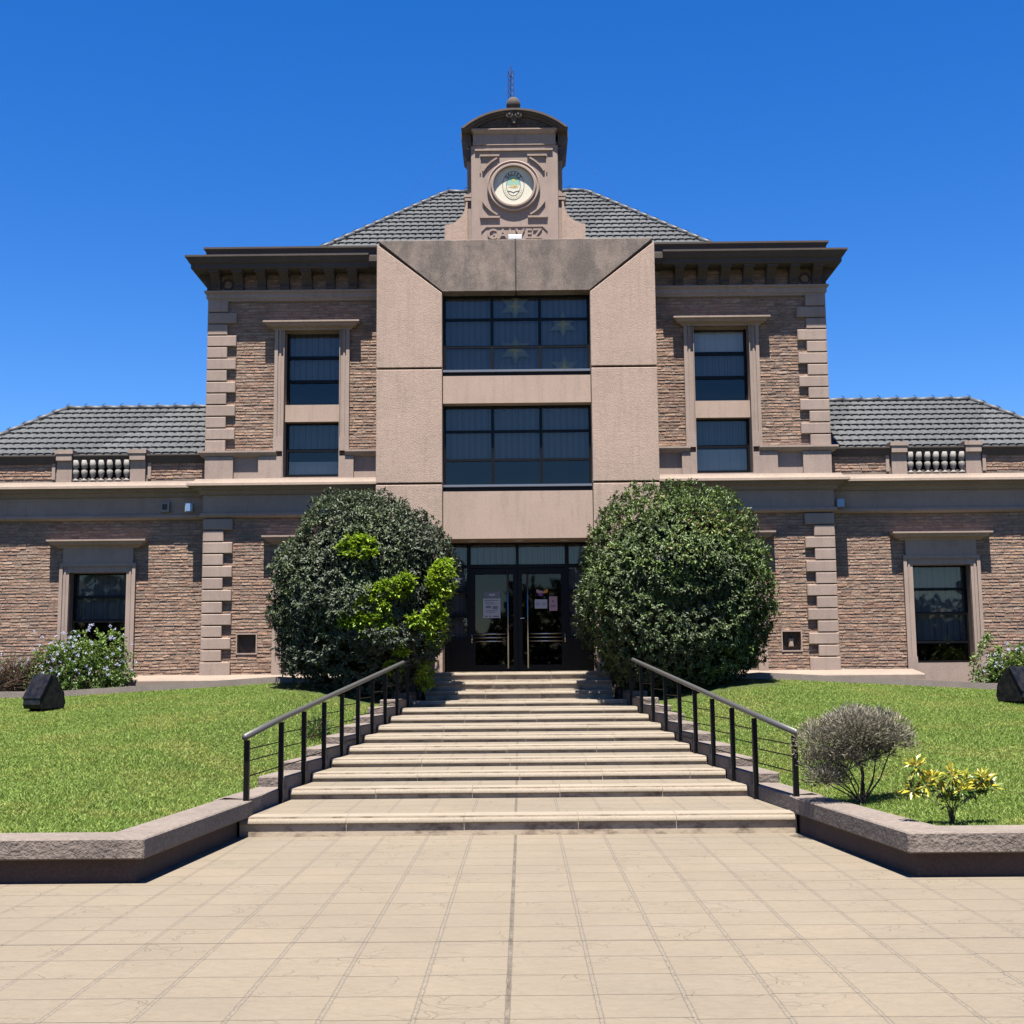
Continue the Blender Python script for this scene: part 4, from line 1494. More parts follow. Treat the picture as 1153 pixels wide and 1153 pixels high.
cy0 = YT - 0.0075
cx0, cz0 = RC[0] - 0.005, RC[1] + 0.02
cm = MB()
def addmb(src, cur):
    b = len(cm.v)
    cm.v.extend(src.v)
    cm.tone.extend(src.tone)
    cm.f.extend([tuple(i + b for i in f) for f in src.f])
    cm.m.extend([cur] * len(src.f))
addmb(oval(cx0, cz0, 0.235, 0.325, cy0, 0.003, 40, 0.225, 0.315), 0)
addmb(oval(cx0, cz0, 0.155, 0.235, cy0, 0.003, 40, 0.145, 0.225), 0)
up_half = MB()
P_ = [(cx0 + 0.145 * math.cos(a), cz0 + 0.225 * math.sin(a)) for a in [math.pi * k / 20 for k in range(21)]]
up_half.prism(P_, cy0 + 0.001, cy0 + 0.003)
addmb(up_half, 1)
lo_half = MB()
P_ = [(cx0 + 0.145 * math.cos(a), cz0 + 0.225 * math.sin(a)) for a in [math.pi + math.pi * k / 20 for k in range(21)]]
lo_half.prism(P_, cy0 + 0.0012, cy0 + 0.003)
addmb(lo_half, 4)
addmb(oval(cx0, cz0 + 0.135, 0.035, 0.035, cy0 - 0.001, 0.002, 16), 2)
for k in range(7):
    a = math.pi * (0.1 + 0.8 * k / 6)
    lf = MB()
    ca, sa = math.cos(a), math.sin(a)
    lf.prism([(cx0 - 0.012 * sa, cz0 - 0.06 + 0.012 * ca * 0), (cx0 + 0.07 * ca + 0.012 * sa, cz0 - 0.06 + 0.05 * sa - 0.012 * ca), (cx0 + 0.12 * ca, cz0 - 0.06 + 0.11 * sa), (cx0 + 0.06 * ca - 0.012 * sa, cz0 - 0.06 + 0.06 * sa + 0.012 * ca)], cy0 - 0.0012, cy0 + 0.0008)
    addmb(lf, 3)
for s in (-1, 1):
    lf = MB()
    lf.tube([(cx0, cy0, cz0 - 0.16), (cx0 + s * 0.06, cy0, cz0 - 0.13), (cx0 + s * 0.13, cy0, cz0 - 0.12)], 0.006, 4)
    addmb(lf, 0)
# curved lettering of the crest: the name over the top
word = 'GALVEZ'
for i, ch in enumerate(word):
    a = R(90 + 46 - 92 * i / (len(word) - 1))
    vs, fs = text_mesh(ch, 0.085, 0.0015, 0, 0, 0, 1.0, 0.003)
    ra = a - math.pi / 2
    px, pz = cx0 + 0.168 * math.cos(a), cz0 + 0.243 * math.sin(a)
    vv = [(px + x * math.cos(ra) - z * math.sin(ra), cy0 + 0.001 + y, pz + x * math.sin(ra) + z * math.cos(ra)) for x, y, z in vs]
    b = len(cm.v)
    cm.v.extend(vv)
    cm.tone.extend([0.5] * len(vv))
    cm.f.extend([tuple(j + b for j in f) for f in fs])
    cm.m.extend([0] * len(fs))
# small worn marks round the lower edge, too faint to read
for k in range(15):
    a = R(200 + 140 * k / 14)
    mk = MB()
    px, pz = cx0 + 0.19 * math.cos(a), cz0 + 0.27 * math.sin(a)
    mk.box(px - 0.011, px + 0.008, cy0, cy0 + 0.002, pz - 0.017, pz + 0.017 - 0.01 * (k % 3))
    addmb(mk, 3)
cm.link('crest', [M['ink'], M['emb_green'], M['emb_yellow'], M['emb_gold'], M['cream']], tw)

pm = MB()
for sx_ in (-1, 1):
    for sz_ in (-1, 1):
        # arc concentric with the roundel and two straight borders in each corner
        a0, a1 = (28, 62)
        N = 12
        for k in range(N):
            aa, ab = R(a0 + (a1 - a0) * k / N), R(a0 + (a1 - a0) * (k + 1) / N)
            P_ = []
            for r_, a in ((0.70, aa), (0.735, aa), (0.735, ab), (0.70, ab)):
                P_.append((RC[0] + sx_ * r_ * math.cos(a) * 1.04, RC[1] + sz_ * r_ * math.sin(a)))
            pm.prism(P_ if sx_ * sz_ > 0 else P_[::-1], YT - 0.04, YT + 0.01)
        xe = RC[0] + sx_ * 0.72
        ze = RC[1] + sz_ * 0.69
        xm = RC[0] + sx_ * 0.30
        pm.box(min(xe, xm), max(xe, xm), YT - 0.045, YT + 0.01, ze - 0.02, ze + 0.02)
        zm = RC[1] + sz_ * 0.30
        pm.box(min(xe - 0.015 * sx_, xe + 0.01 * sx_), max(xe - 0.015 * sx_, xe + 0.01 * sx_), YT - 0.025, YT + 0.01, min(zm, ze), max(zm, ze))
pm.box(-0.86, 0.82, YT - 0.045, YT + 0.01, 12.885, 12.925)
pm.link('corner_moulding', M['stucco'], tw)
npn = MB()
z0, z1, xa, xb, cc = 10.80, 11.225, -0.775, 0.735, 0.13
outer = [(xa, z0), (xb, z0), (xb, z1 - cc), (xb - cc, z1), (xa + cc, z1), (xa, z1 - cc)]
inner = [(xa + 0.045, z0), (xb - 0.045, z0), (xb - 0.045, z1 - cc - 0.02), (xb - cc - 0.02, z1 - 0.045), (xa + cc + 0.02, z1 - 0.045), (xa + 0.045, z1 - cc - 0.02)]
for k in range(1, 6):
    k2 = (k + 1) % 6
    npn.prism([inner[k], outer[k], outer[k2], inner[k2]], YT - 0.02, YT + 0.01)
npn.link('name_panel_border', M['stucco'], tw)
lt = MB()
vs, fs = text_mesh('GALVEZ', 0.30, 0.014, -0.02, YT - 0.012, 10.925, 1.10, 0.006)
lt.add(vs, fs)
lt.link('lettering', M['stucco'], tw)

# antenna mast behind the gable, with stays
mt = thing('antenna_mast', (-0.08, 28.0, 13.5), 'thin blue lattice antenna mast standing behind the gable finial', 'antenna')
ms_ = MB()
cx, cy = -0.08, 28.0
legs = [(cx - 0.065, cy - 0.03), (cx + 0.065, cy - 0.03), (cx, cy + 0.08)]
for lx, ly in legs:
    ms_.tube([(lx, ly, 12.4), (lx, ly, 15.55)], 0.010, 5)
for k in range(21):
    z = 12.4 + k * 0.15
    for i in range(3):
        a, b = legs[i], legs[(i + 1) % 3]
        ms_.tube([(*a, z), (*b, z + 0.15)], 0.006, 4)
ms_.tube([(cx + 0.01, cy, 15.4), (cx + 0.01, cy, 15.68)], 0.014, 5)
ms_.link('lattice', M['mast'], mt)
for s in (-1, 1):
    b = MB()
    b.tube([(cx, cy, 15.25), (cx + s * 3.5, 29.2, 11.9)], 0.0022, 4)
    b.link('stay_wire', M['wire'], mt)

# small fittings on the building
fl = MB()
fl.cbox(-0.15, 0.14, 25.68, 25.80, 10.69, 10.80, 0.015)
fl.box(-0.03, 0.02, 25.72, 25.78, 10.66, 10.69)
o = fl.link('floodlight', M['white'])
tag(o, 'small white floodlight bolted on top of the portal lintel below the name panel', 'floodlight')
for s, px, pz in ((-1, -6.90, 5.20), (1, 6.74, 5.16)):
    t = thing('floodlight', (px, 26.4, pz), 'pale blue lensed floodlight under the cornice on the %s corner of the brick block' % ('left' if s < 0 else 'right'), 'floodlight', 'floodlights under the cornice')
    b = MB()
    b.box(px - 0.085, px + 0.085, 26.40, 26.46, pz - 0.095, pz + 0.095)
    b.box(px - 0.02, px + 0.02, 26.46, 26.6, pz - 0.02, pz + 0.02)
    b.link('housing', M['grey_plastic'], t)
    b = MB()
    b.box(px - 0.07, px + 0.07, 26.385, 26.399, pz - 0.08, pz + 0.08)
    b.link('lens', M['lamp_lens'], t)
t = thing('wall_lamp', (-7.43, 26.5, 5.21), 'little grey square lamp on the left wing frieze', 'wall lamp')
b = MB()
b.box(-7.51, -7.34, 26.47, 26.58, 5.12, 5.32)
b.link('housing', M['grey_plastic'], t)
b = MB()
b.box(-7.48, -7.38, 26.455, 26.469, 5.16, 5.28)
b.link('lens', M['stucco_dark'], t)

# papers on the doors
def sheet(name, x0, x1, z0, z1, mat, label, cat='poster', bars=(), y=YD - 0.012):
    b = MB()
    b.box(x0, x1, y, y + 0.003, z0, z1)
    b.cur = 1
    for a, c, d, e in bars:
        b.box(x0 + (x1 - x0) * a, x0 + (x1 - x0) * c, y - 0.002, y - 0.0003, z0 + (z1 - z0) * d, z0 + (z1 - z0) * e)
    o_ = b.link(name, [mat, M['paper_grey']])
    return tag(o_, label, cat)


lines = [(0.1, 0.9, 0.88, 0.92), (0.1, 0.6, 0.78, 0.81), (0.15, 0.8, 0.70, 0.73), (0.15, 0.45, 0.5, 0.62), (0.55, 0.85, 0.45, 0.6), (0.1, 0.85, 0.36, 0.39), (0.2, 0.7, 0.28, 0.31), (0.1, 0.25, 0.05, 0.12), (0.35, 0.45, 0.04, 0.13), (0.55, 0.92, 0.05, 0.12)]
sheet('poster', -0.745, -0.385, 2.83, 3.24, M['paper'], 'white printed notice taped inside the left glass door', 'poster', lines)
sheet('notice_header', -0.73, -0.39, 3.25, 3.38, M['paper_grey'], 'dark grey strip sign above the notice on the left glass door', 'sign')
hb = MB()
hb.box(-0.62, -0.50, YD - 0.018, YD - 0.0125, 3.295, 3.335)
tag(hb.link('paper_tag', M['paper']), 'tiny white tag stuck on the dark strip sign of the door', 'tag')
sheet('notice_card', 0.33, 0.59, 3.02, 3.21, M['paper'], 'white card with rounded lines on the right glass door', 'notice', [(0.1, 0.42, 0.55, 0.62), (0.55, 0.9, 0.55, 0.62), (0.1, 0.42, 0.35, 0.42), (0.55, 0.9, 0.35, 0.42)])
sheet('notice_card', 0.63, 0.80, 2.97, 3.27, M['pink'], 'faded pink leaflet at the edge of the right glass door', 'notice', [(0.2, 0.75, 0.25, 0.4), (0.3, 0.6, 0.6, 0.75)])
stk = MB()
yy = YD - 0.014
stk.cur = 0
stk.prism([(0.50, 3.33), (0.60, 3.35), (0.61, 3.42), (0.57, 3.41), (0.52, 3.39)], yy, yy + 0.003)
stk.cur = 1
stk.prism([(0.36, 3.36), (0.42, 3.33), (0.50, 3.34), (0.51, 3.38), (0.44, 3.40), (0.37, 3.42)], yy, yy + 0.003)
stk.cur = 2
stk.prism([(0.40, 3.30), (0.48, 3.27), (0.51, 3.325), (0.43, 3.33)], yy, yy + 0.003)
tag(stk.link('sticker', [M['orange'], M['pink'], M['purple']]), 'small orange, pink and purple sticker on the right glass door', 'sticker')
sp_ = MB()
star_pts = []
for k in range(10):
    a = math.pi / 2 + k * math.pi / 5
    r_ = 0.11 if k % 2 == 0 else 0.045
    star_pts.append((-1.27 + r_ * math.cos(a), 3.63 + r_ * math.sin(a)))
sp_.prism(star_pts, YD - 0.04, YD - 0.037)
tag(sp_.link('star_decoration', M['white']), 'white paper star on the left sidelight of the entrance', 'decoration')

# ------------------------------------------------------------------ floodlight housings on the lawns
for s, side in ((-1, 'left'), (1, 'right')):
    bx_, by_ = (-7.97, 21.5) if s < 0 else (8.32, 21.5)
    zz = lawn_z(bx_, by_)
    t = thing('ground_spotlight', (bx_, by_, zz), 'black wedge-shaped spotlight housing standing on the %s lawn' % side, 'spotlight')
    ang = R(33) * (-s) * -1
    ca, sa = math.cos(ang), math.sin(ang)
    def place(mb):
        mb.v = [(bx_ + x * ca - y * sa, by_ + x * sa + y * ca, zz + z) for x, y, z in mb.v]
    b = MB()
    prof = [(-0.22, 0.03), (0.24, 0.03), (0.27, 0.12), (0.24, 0.30), (0.06, 0.585), (-0.03, 0.59), (-0.235, 0.20), (-0.25, 0.10)]
    b.prism_x(prof, -0.22, 0.22)
    place(b)
    b.link('housing', M['box'], t, False, 0.008)
    b = MB()
    b.add([(-0.235, -0.25, 0.205), (0.235, -0.25, 0.205), (0.235, -0.035, 0.607), (-0.235, -0.035, 0.607), (-0.235, -0.235, 0.197), (0.235, -0.235, 0.197), (0.235, -0.02, 0.60), (-0.235, -0.02, 0.60)],
          [(0, 1, 2, 3), (7, 6, 5, 4), (0, 4, 5, 1), (1, 5, 6, 2), (2, 6, 7, 3), (3, 7, 4, 0)])
    place(b)
    b.link('cover', M['box'], t)
    for fx in (-0.15, 0.15):
        b = MB()
        b.box(fx - 0.02, fx + 0.02, -0.15, 0.15, -0.03, 0.031)
        place(b)
        b.link('foot', M['box'], t)

# ------------------------------------------------------------------ plants
def leaves(C, axis, nrm, L, W, tone, fold=0.25):
    """folded leaves: base, left, tip, right; C (n,3) base points"""
    n = len(C)
    axis = axis / np.linalg.norm(axis, axis=1, keepdims=True)
    side = np.cross(axis, nrm)
    side /= np.linalg.norm(side, axis=1, keepdims=True) + 1e-9
    up = np.cross(side, axis)
    L = np.asarray(L).reshape(-1, 1)
    W = np.asarray(W).reshape(-1, 1)
    V = np.empty((n, 4, 3), dtype=np.float32)
    V[:, 0] = C
    midp = C + axis * L * 0.5
    V[:, 1] = midp + side * W * 0.5 + up * W * fold
    V[:, 2] = C + axis * L - up * L * 0.10
    V[:, 3] = midp - side * W * 0.5 + up * W * fold
    b = np.arange(n)[:, None] * 4
    F = np.concatenate([b + np.array([[0, 2, 1]]), b + np.array([[0, 3, 2]])], 0)
    return V.reshape(-1, 3), F, np.repeat(tone, 4)


def unit(n):
    d = rng.normal(size=(n, 3))
    return d / np.linalg.norm(d, axis=1, keepdims=True)


def lump(d, seed):
    r_ = np.zeros(len(d))
    k = np.random.default_rng(seed)
    for f, a in ((2.2, 0.040), (4.3, 0.036), (8.5, 0.030), (14, 0.020), (24, 0.018)):
        v = k.normal(size=3) * f
        w = k.normal(size=3) * f
        r_ += a * (np.sin(d @ v + k.random() * 6) + np.sin(d @ w + k.random() * 6))
    return r_


def radius(d, ax, e):
    return (np.abs(d[:, 0] / ax[0]) ** e + np.abs(d[:, 1] / ax[1]) ** e + np.abs(d[:, 2] / ax[2]) ** e) ** (-1 / e)


def round_bush(name, c, ax, e, mat, seed, label, nclus, cut=None, tone_shift=0.0, warp=None):
    t = thing(name, (c[0], c[1], 1.4), label, 'bush')
    c = np.array(c)
    ax = np.array(ax)
    d = unit(nclus)
    rr = radius(d, ax, e) * (1 + lump(d, seed))
    depth = rng.random(nclus) ** 2.2 * 0.16
    P_ = d * (rr * (1 - depth))[:, None]
    if warp is not None:
        P_ = warp(P_)
    P_ = P_ + c
    keep = (P_[:, 2] > 1.25) & (P_[:, 1] < 26.2)
    # stay outside the portal
    keep &= ~((np.abs(P_[:, 0]) < 2.9) & (P_[:, 1] > 25.52))
    P_, d = P_[keep], d[keep]
    n = len(P_)
    nl = 9
    C = np.repeat(P_, nl, 0)
    o_ = np.repeat(d, nl, 0)
    ax_ = o_ * 0.55 + unit(n * nl) * 0.95
    ax_[:, 2] -= 0.10
    nr = o_ * 0.8 + unit(n * nl) * 0.35
    nr[:, 2] += 0.55
    ctone = np.clip(0.55 * rng.beta(2, 2.2, n) + 0.22 + 2.4 * lump(d * 1.6, seed + 40) + tone_shift + 0.22 * d[:, 2] * (tone_shift > 0), 0, 1)
    tone = np.clip(np.repeat(ctone, nl) * 0.7 + 0.3 * rng.random(n * nl), 0, 1)
    L = rng.uniform(0.05, 0.092, n * nl)
    V, F, T = leaves(C + unit(n * nl) * 0.02, ax_, nr, L, L * 0.42, tone)
    link_mesh('foliage', V, F, [mat], t, False, None, T)
    # inner mass of old wood and inner leaves
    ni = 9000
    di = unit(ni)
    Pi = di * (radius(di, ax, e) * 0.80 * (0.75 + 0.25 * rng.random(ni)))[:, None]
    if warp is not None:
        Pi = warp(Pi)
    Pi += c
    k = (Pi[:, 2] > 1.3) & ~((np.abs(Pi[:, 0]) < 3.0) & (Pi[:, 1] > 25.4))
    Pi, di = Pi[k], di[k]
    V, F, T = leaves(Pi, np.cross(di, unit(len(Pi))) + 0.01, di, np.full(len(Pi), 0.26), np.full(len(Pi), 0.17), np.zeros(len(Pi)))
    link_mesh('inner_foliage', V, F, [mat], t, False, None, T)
    tr = MB()
    for k in range(9):
        a = random.uniform(0, 6.28)
        base = (c[0] + 0.25 * math.cos(a), c[1] + 0.2 * math.sin(a), 1.2)
        tr.tube([base, (c[0] + 0.6 * math.cos(a), c[1] + 0.5 * math.sin(a), 2.2), (c[0] + 1.1 * math.cos(a), c[1] + 0.8 * math.sin(a), 3.4)], 0.06, 6, 0.02)
    tr.link('trunk', M['bark'], t)
    return t


def warp_left(P_):
    Q = P_.copy()
    f = np.clip(-P_[:, 2] / 2.0, 0, 1)
    Q[:, 0] = P_[:, 0] * (1 - 0.05 * f)
    r_ = (P_[:, 0] > 0)
    Q[:, 0] = np.where(r_, Q[:, 0] * (1 - 0.25 * f * f), Q[:, 0])
    g_ = np.clip(P_[:, 2] / 2.0, 0, 1)
    Q[:, 0] = np.where(~r_, Q[:, 0] * (1 - 0.13 * g_), Q[:, 0])
    return Q


def warp_right(P_):
    Q = P_.copy()
    f = np.clip(-P_[:, 2] / 2.0, 0, 1)
    Q[:, 0] = np.where(P_[:, 0] < 0, P_[:, 0] * (1 - 0.30 * f * f), P_[:, 0])
    return Q


LBC, LBA = (-2.87, 23.95, 3.14), (1.62, 1.38, 1.84)
lb = round_bush('round_bush', LBC, LBA, 2.5, M['leaf_dark'], 3, 'big clipped dark green bush with lime green shoots left of the entrance', 8600, warp=warp_left)
RBC, RBA = (2.92, 23.95, 3.12), (1.76, 1.40, 1.91)
round_bush('round_bush', RBC, RBA, 2.4, M['leaf_mixed'], 8, 'big clipped green bush with bronze tips right of the entrance', 9000, tone_shift=0.06, warp=warp_right)

# lime green shoots breaking out of the left bush (a second plant growing through it)
def shoots():
    spots = [(403, 617, 22, 13, 70), (416, 690, 24, 17, 90), (398, 697, 16, 12, 40), (440, 664, 26, 9, 60), (455, 655, 12, 7, 20), (496, 655, 15, 22, 90), (489, 700, 14, 26, 80), (500, 640, 9, 10, 25), (451, 732, 8, 6, 18), (466, 700, 10, 8, 16), (426, 712, 20, 12, 26), (478, 760, 10, 16, 22), (443, 752, 9, 8, 8)]
    Cs, Ax = [], []
    for px, py, rx_, ry_, n in spots:
        for _ in range(int(n * 1.5)):
            a, q = random.uniform(0, 6.283), math.sqrt(random.random())
            u, v = px + rx_ * q * math.cos(a), py + ry_ * q * math.sin(a)
            d = (Fv + Rv * ((u - 576.5) / FPX) - Uv * ((v - 576.5) / FPX))
            # where this growth meets the front of the bush
            best = None
            for yy_ in np.linspace(22.3, 24.6, 60):
                p = Vector((CX, 0, CZ)) + d * (yy_ / d.y)
                e = abs((p.x - LBC[0]) / LBA[0]) ** 2.5 + abs((p.y - LBC[1]) / LBA[1]) ** 2.5 + abs((p.z - LBC[2]) / LBA[2]) ** 2.5
                if e < 1.06:
                    best = p
                    break
            if best is None:
                best = Vector((CX, 0, CZ)) + d * (23.5 / d.y)
            best.y -= random.uniform(-0.06, 0.12)
            Cs.append(best)
            o_ = Vector(((best.x - LBC[0]) / LBA[0], (best.y - LBC[1]) / LBA[1], (best.z - LBC[2]) / LBA[2])).normalized()
            Ax.append(o_)
    n = len(Cs)
    nl = 10
    C = np.repeat(np.array([tuple(p) for p in Cs]), nl, 0)
    O = np.repeat(np.array([tuple(p) for p in Ax]), nl, 0)
    ax_ = O * 0.7 + unit(n * nl) * 0.8
    ax_[:, 2] += 0.15
    nr = unit(n * nl) * 0.5
    nr[:, 2] += 0.9
    tone = np.clip(np.repeat(rng.beta(2.5, 2, n), nl) * 0.6 + 0.4 * rng.random(n * nl), 0, 1)
    L = rng.uniform(0.06, 0.11, n * nl)
    V, F, T = leaves(C + unit(n * nl) * 0.045, ax_, nr, L, L * 0.5, tone)
    o = link_mesh('young_shoots', V, F, [M['leaf_lime']], lb, False, None, T)
    o['label'] = 'lime green young shoots'
shoots()


def flowering(cx, cy, zb, hx, hy, h, n, label, seed, gaps=None, nfl=70, twig_n=110):
    t = thing('flowering_shrub', (cx, cy, zb), label, 'shrub')
    d = unit(n)
    d[:, 2] = np.abs(d[:, 2])
    rr = (1 + 2.2 * lump(d, seed)) * (1 - 0.45 * rng.random(n) ** 1.6)
    P_ = np.stack([cx + d[:, 0] * rr * hx, cy + d[:, 1] * rr * hy, zb + 0.1 + d[:, 2] * rr * h], 1)
    nl = 7
    C = np.repeat(P_, nl, 0)
    O = np.repeat(d, nl, 0)
    ax_ = O * 0.6 + unit(n * nl)
    nr = unit(n * nl) * 0.6
    nr[:, 2] += 0.8
    tone = np.clip(np.repeat(0.25 + 0.6 * (P_[:, 2] - zb) / h + 0.2 * rng.normal(size=n), nl) * 0.75 + 0.25 * rng.random(n * nl), 0, 1)
    L = rng.uniform(0.045, 0.085, n * nl)
    V, F, T = leaves(C + unit(n * nl) * 0.03, ax_, nr, L, L * 0.5, tone)
    link_mesh('foliage', V, F, [M['leaf_green']], t, False, None, T)
    # flower heads
    fd = unit(nfl)
    fd[:, 2] = np.abs(fd[:, 2]) ** 0.6 * 0.9 + 0.12
    fr = 1 + 2.2 * lump(fd, seed)
    FP = np.stack([cx + fd[:, 0] * fr * hx * 1.0, cy - abs(fd[:, 1]) * fr * hy, zb + 0.14 + fd[:, 2] * fr * h], 1)
    k = 12
    C = np.repeat(FP, k, 0) + unit(nfl * k) * 0.022
    V, F, T = leaves(C, unit(nfl * k) + np.array([0, -0.4, 0.5]), np.tile(np.array([[0, -0.6, 0.8]]), (nfl * k, 1)) + unit(nfl * k) * 0.3, np.full(nfl * k, 0.026), np.full(nfl * k, 0.024), rng.random(nfl * k))
    link_mesh('flowers', V, F, [M['petal']], t, False, None, T)
    tw_ = MB()
    for _ in range(twig_n):
        a = random.uniform(0, 6.283)
        q = random.uniform(0.2, 1.0)
        p0 = Vector((cx + 0.7 * hx * random.uniform(-1, 1), cy + 0.2 * hy * math.sin(a), zb - 0.03))
        p2 = Vector((cx + hx * q * math.cos(a), cy + hy * q * math.sin(a), zb + h * random.uniform(0.3, 0.95)))
        p1 = (p0 + p2) / 2 + Vector((random.uniform(-.1, .1), random.uniform(-.1, .1), 0.08))
        tw_.tube([p0, p1, p2], 0.008, 4, 0.003)
    tw_.link('stems', M['twig'], t)
    return t


def lz(x):
    return lawn_z(x, 24.6) - 0.02


flowering(-8.72, 25.35, lz(8.7), 1.05, 0.62, 1.12, 1500, 'leafy green shrub with pale lilac flowers under the left wing window', 21, nfl=95)
flowering(9.75, 25.30, lz(9.7) - 0.03, 0.78, 0.5, 0.78, 700, 'green shrub with pale flowers behind the right spotlight housing', 33, nfl=30)


def bare_shrub(cx, cy, zb, hx, h, label):
    t = thing('twiggy_shrub', (cx, cy, zb), label, 'shrub')
    tw_ = MB()
    for _ in range(340):
        a = random.uniform(0, 6.283)
        p0 = Vector((cx + hx * 0.6 * random.uniform(-1, 1), cy + random.uniform(-.2, .2), zb))
        p2 = Vector((cx + hx * random.uniform(-1, 1), cy + 0.45 * random.uniform(-1, 1), zb + h * (1 - random.random() ** 2 * 0.8)))
        p1 = (p0 + p2) / 2 + Vector((random.uniform(-.15, .15), random.uniform(-.1, .1), random.uniform(0, .15)))
        tw_.tube([p0, p1, p2], 0.007, 4, 0.003)
        p3 = p2 + Vector((random.uniform(-.15, .15), random.uniform(-.1, .1), random.uniform(-.05, .12)))
        tw_.tube([p1, p3], 0.004, 3, 0.002)
    tw_.link('stems', M['twig'], t)
    n = 170
    P_ = np.stack([cx + hx * rng.uniform(-1, 1, n), cy + rng.uniform(-.4, .2, n), zb + h * rng.uniform(0.5, 1.1, n)], 1)
    V, F, T = leaves(P_, unit(n), unit(n) + np.array([0, 0, 1.0]), np.full(n, 0.06), np.full(n, 0.03), rng.random(n))
    link_mesh('foliage', V, F, [M['leaf_green']], t, False, None, T)
    n = 130
    FP = np.repeat(np.stack([cx + hx * rng.uniform(-1, 0.1, 11), cy - 0.4 + rng.uniform(-.05, .2, 11), zb + h * rng.uniform(0.55, 1.15, 11)], 1), 12, 0)[:n] + unit(n) * 0.03
    V, F, T = leaves(FP, unit(n), unit(n) + np.array([0, -0.5, 0.8]), np.full(n, 0.04), np.full(n, 0.035), rng.random(n))
    link_mesh('flowers', V, F, [M['petal']], t, False, None, T)


bare_shrub(-10.15, 25.3, lz(10.1), 0.72, 0.78, 'dry brown twiggy shrub beside the leafy flowering shrub at the left edge')


def tall_shoot(cx, cy, zb, label):
    t = thing('leafy_climber', (cx, cy, zb), label, 'plant')
    st = MB()
    pts = [Vector((cx, cy, zb)), Vector((cx + 0.05, cy - 0.05, zb + 0.5)), Vector((cx + 0.22, cy - 0.05, zb + 0.85)), Vector((cx + 0.42, cy, zb + 1.08))]
    st.tube(pts, 0.010, 5, 0.005)
    st.link('stems', M['twig'], t)
    n = 260
    u = rng.random(n) ** 0.8 * 2.999
    k = u.astype(int)
    A = np.array([tuple(p) for p in pts])
    P_ = A[k] + (A[k + 1] - A[k]) * (u - k)[:, None] + unit(n) * 0.075
    V, F, T = leaves(P_, unit(n), unit(n) * 0.6 + np.array([0, -0.2, 0.9]), rng.uniform(0.05, 0.09, n), rng.uniform(0.03, 0.045, n), rng.random(n) * 0.6 + 0.4)
    link_mesh('foliage', V, F, [M['leaf_green']], t, False, None, T)


tall_shoot(9.02, 25.7, lz(9.0), 'upright light green climbing shoot against the right wing wall')


def lavender(cx, cy, zb):
    t = thing('lavender_bush', (cx, cy, zb), 'grey green domed lavender bush beside the right handrail foot', 'shrub')
    st = MB()
    tips = []
    for (tx, ty_, tz, r_) in ((-0.30, 0.0, 0.58, 0.30), (-0.05, -0.08, 0.70, 0.30), (0.22, 0.0, 0.66, 0.30), (0.38, 0.1, 0.58, 0.22), (0.05, 0.2, 0.66, 0.32), (-0.33, 0.1, 0.38, 0.22), (-0.38, -0.05, 0.24, 0.16), (-0.22, 0.12, 0.22, 0.16), (0.02, 0.08, 0.46, 0.22), (0.22, 0.12, 0.50, 0.18), (-0.12, 0.0, 0.40, 0.2)):
        st.tube([(cx + random.uniform(-.03, .06), cy, zb - 0.03), (cx + tx * 0.45 + 0.05, cy + ty_ * 0.4, zb + tz * 0.42), (cx + tx, cy + ty_, zb + tz)], 0.011, 6, 0.005)
        tips.append((tx, ty_, tz, r_))
        for _ in range(8):
            v = unit(1)[0] * r_ * 0.8
            st.tube([(cx + tx * 0.8, cy + ty_ * 0.8, zb + tz * 0.85), (cx + tx + v[0], cy + ty_ + v[1], zb + tz + abs(v[2]) * 0.8)], 0.006, 4, 0.003)
    st.link('trunk', M['bark'], t)
    Cs, Os = [], []
    for tx, ty_, tz, r_ in tips:
        n = int(2000 * (r_ / 0.3) ** 2)
        d = unit(n)
        d[:, 2] = np.where(d[:, 2] < -0.35, -d[:, 2], d[:, 2])
        rr = r_ * (0.35 + 0.75 * rng.random(n) ** 0.8)
        Cs.append(np.stack([cx + tx + d[:, 0] * rr * 1.05, cy + ty_ + d[:, 1] * rr, zb + tz + d[:, 2] * rr * 0.85], 1))
        Os.append(d)
    C, O = np.concatenate(Cs), np.concatenate(Os)
    n = len(C)
    ax_ = O * 0.7 + unit(n) * 0.6 + np.array([0, 0, 0.45])
    L = rng.uniform(0.035, 0.075, n)
    tone = np.clip(0.5 + 0.35 * O[:, 2] + 0.2 * rng.normal(size=n), 0, 1)
    V, F, T = leaves(C, ax_, unit(n), L, np.full(n, 0.010), tone, 0.1)
    link_mesh('foliage', V, F, [M['leaf_grey']], t, False, None, T)


lavender(3.42, 13.0, lawn_z(3.42, 13.0))


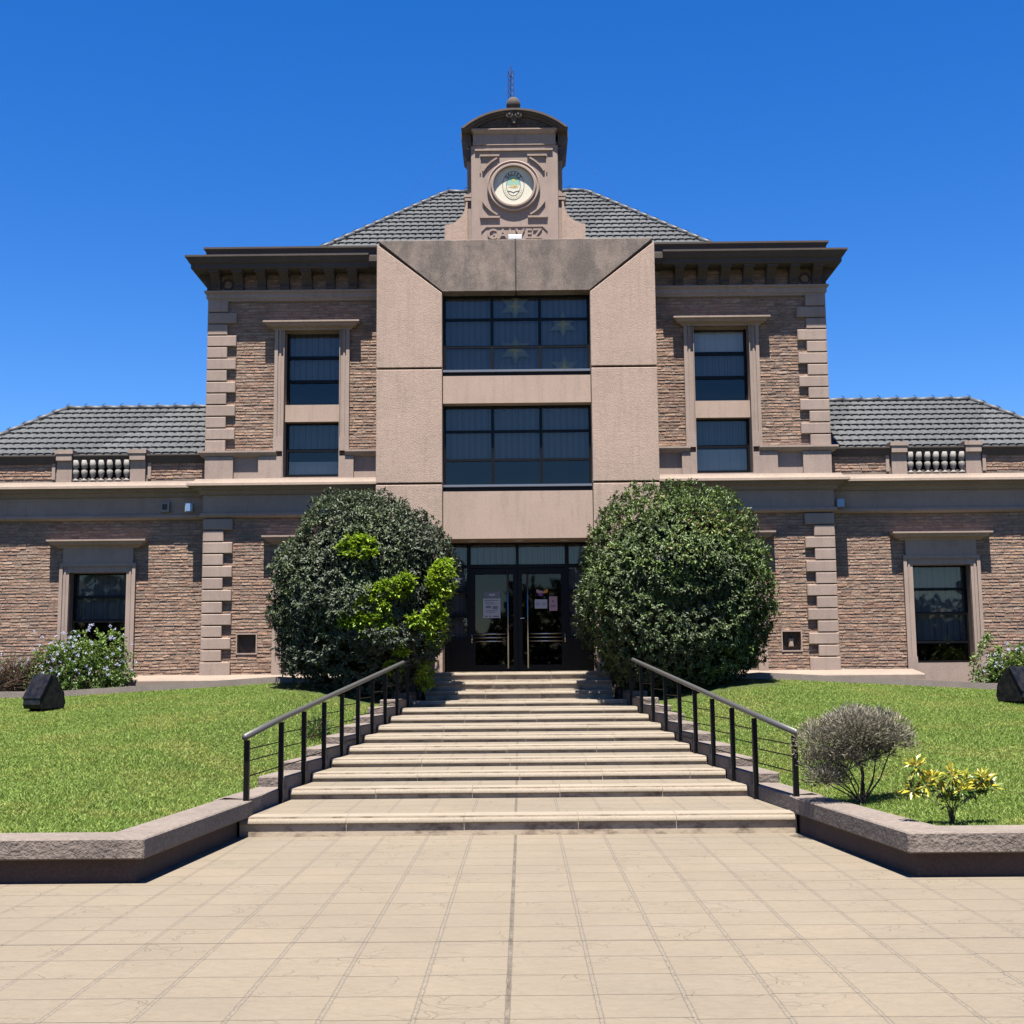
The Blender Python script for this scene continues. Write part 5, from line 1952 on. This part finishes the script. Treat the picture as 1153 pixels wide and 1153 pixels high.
def croton(cx, cy, zb):
    t = thing('variegated_shrub', (cx, cy, zb), 'small shrub with broad yellow and green leaves behind the right planter wall', 'shrub')
    st = MB()
    heads = [(-0.30, 0.0, 0.50, 0.10), (-0.33, 0.02, 0.30, 0.07), (-0.14, 0.05, 0.40, 0.11), (0.0, -0.05, 0.42, 0.11), (0.13, 0.05, 0.36, 0.11), (0.27, 0.0, 0.38, 0.10), (0.05, -0.1, 0.30, 0.11), (0.22, 0.08, 0.28, 0.10), (-0.05, 0.1, 0.28, 0.10), (0.33, 0.02, 0.32, 0.07), (-0.02, 0.0, 0.20, 0.09), (-0.22, 0.0, 0.34, 0.08)]
    Cs, Os = [], []
    for hx, hy, hz, r_ in heads:
        st.tube([(cx + 0.012 * random.uniform(-1, 1), cy, zb - 0.04), (cx + hx * 0.12, cy + hy * 0.2, zb + 0.14), (cx + hx * 0.6, cy + hy * 0.7, zb + hz * 0.75), (cx + hx, cy + hy, zb + hz)], 0.0035, 5, 0.003)
        n = 38
        d = unit(n)
        Cs.append(np.array([[cx + hx, cy + hy, zb + hz]]) + d * 0.055 * rng.random((n, 1)))
        Os.append(d + np.array([0, 0, 0.35]))
    st.link('stems', M['bark'], t)
    C, O = np.concatenate(Cs), np.concatenate(Os)
    n = len(C)
    nr = unit(n) * 0.4 + np.array([0, -0.2, 0.9])
    L = rng.uniform(0.06, 0.10, n)
    tone = np.clip(0.36 + 1.3 * (C[:, 2] - zb - 0.22) + 0.25 * rng.normal(size=n), 0, 1)
    V, F, T = leaves(C, O, nr, L, L * 0.40, tone, 0.2)
    link_mesh('foliage', V, F, [M['leaf_yellow']], t, False, None, T)


croton(3.76, 11.25, lawn_z(3.76, 11.25))


def tuft(cx, cy, zb, label):
    t = thing('ground_cover_plant', (cx, cy, zb), label, 'plant')
    n = 900
    d = unit(n)
    d[:, 2] = abs(d[:, 2])
    C = np.stack([cx + d[:, 0] * 0.24 * rng.random(n), cy + d[:, 1] * 0.75 * rng.random(n), zb + d[:, 2] * 0.26 * rng.random(n)], 1)
    V, F, T = leaves(C, d + unit(n) * 0.5, unit(n), rng.uniform(0.05, 0.10, n), np.full(n, 0.016), rng.random(n) * 0.8, 0.1)
    link_mesh('foliage', V, F, [M['leaf_green']], t, False, None, T)
    s_ = MB()
    for _ in range(20):
        s_.tube([(cx + random.uniform(-.1, .1), cy + random.uniform(-.5, .5), zb - 0.02), (cx + random.uniform(-.2, .2), cy + random.uniform(-.6, .6), zb + 0.2)], 0.004, 4)
    s_.link('stems', M['twig'], t)


tuft(-2.98, 19.0, lawn_z(-2.98, 19.0), 'low green tuft beside the middle of the left handrail')


# the wood across the street: seen only mirrored in the doors and windows
def far_wood():
    n = 34000
    x = rng.uniform(-60, 60, n)
    top = 5.6 + 1.6 * np.sin(x * 0.21 + 1.0) + 1.4 * np.sin(x * 0.57) + 0.8 * np.sin(x * 1.3 + 2)
    z = 0.3 + (top - 0.3) * rng.random(n) ** 0.75
    y = -38 + 3.0 * rng.normal(size=n)
    C = np.stack([x, y, z], 1)
    L = rng.uniform(0.5, 1.1, n)
    V, F, T = leaves(C, unit(n), unit(n) + np.array([0, 0.6, 0.4]), L, L * 0.6, rng.random(n) * 0.6)
    o = link_mesh('far_wood', V, F, [M['leaf_dark']], None, False, None, T)
    tag(o, 'dark wood across the street, mirrored in the entrance glass', 'wood', None, 'stuff')


far_wood()
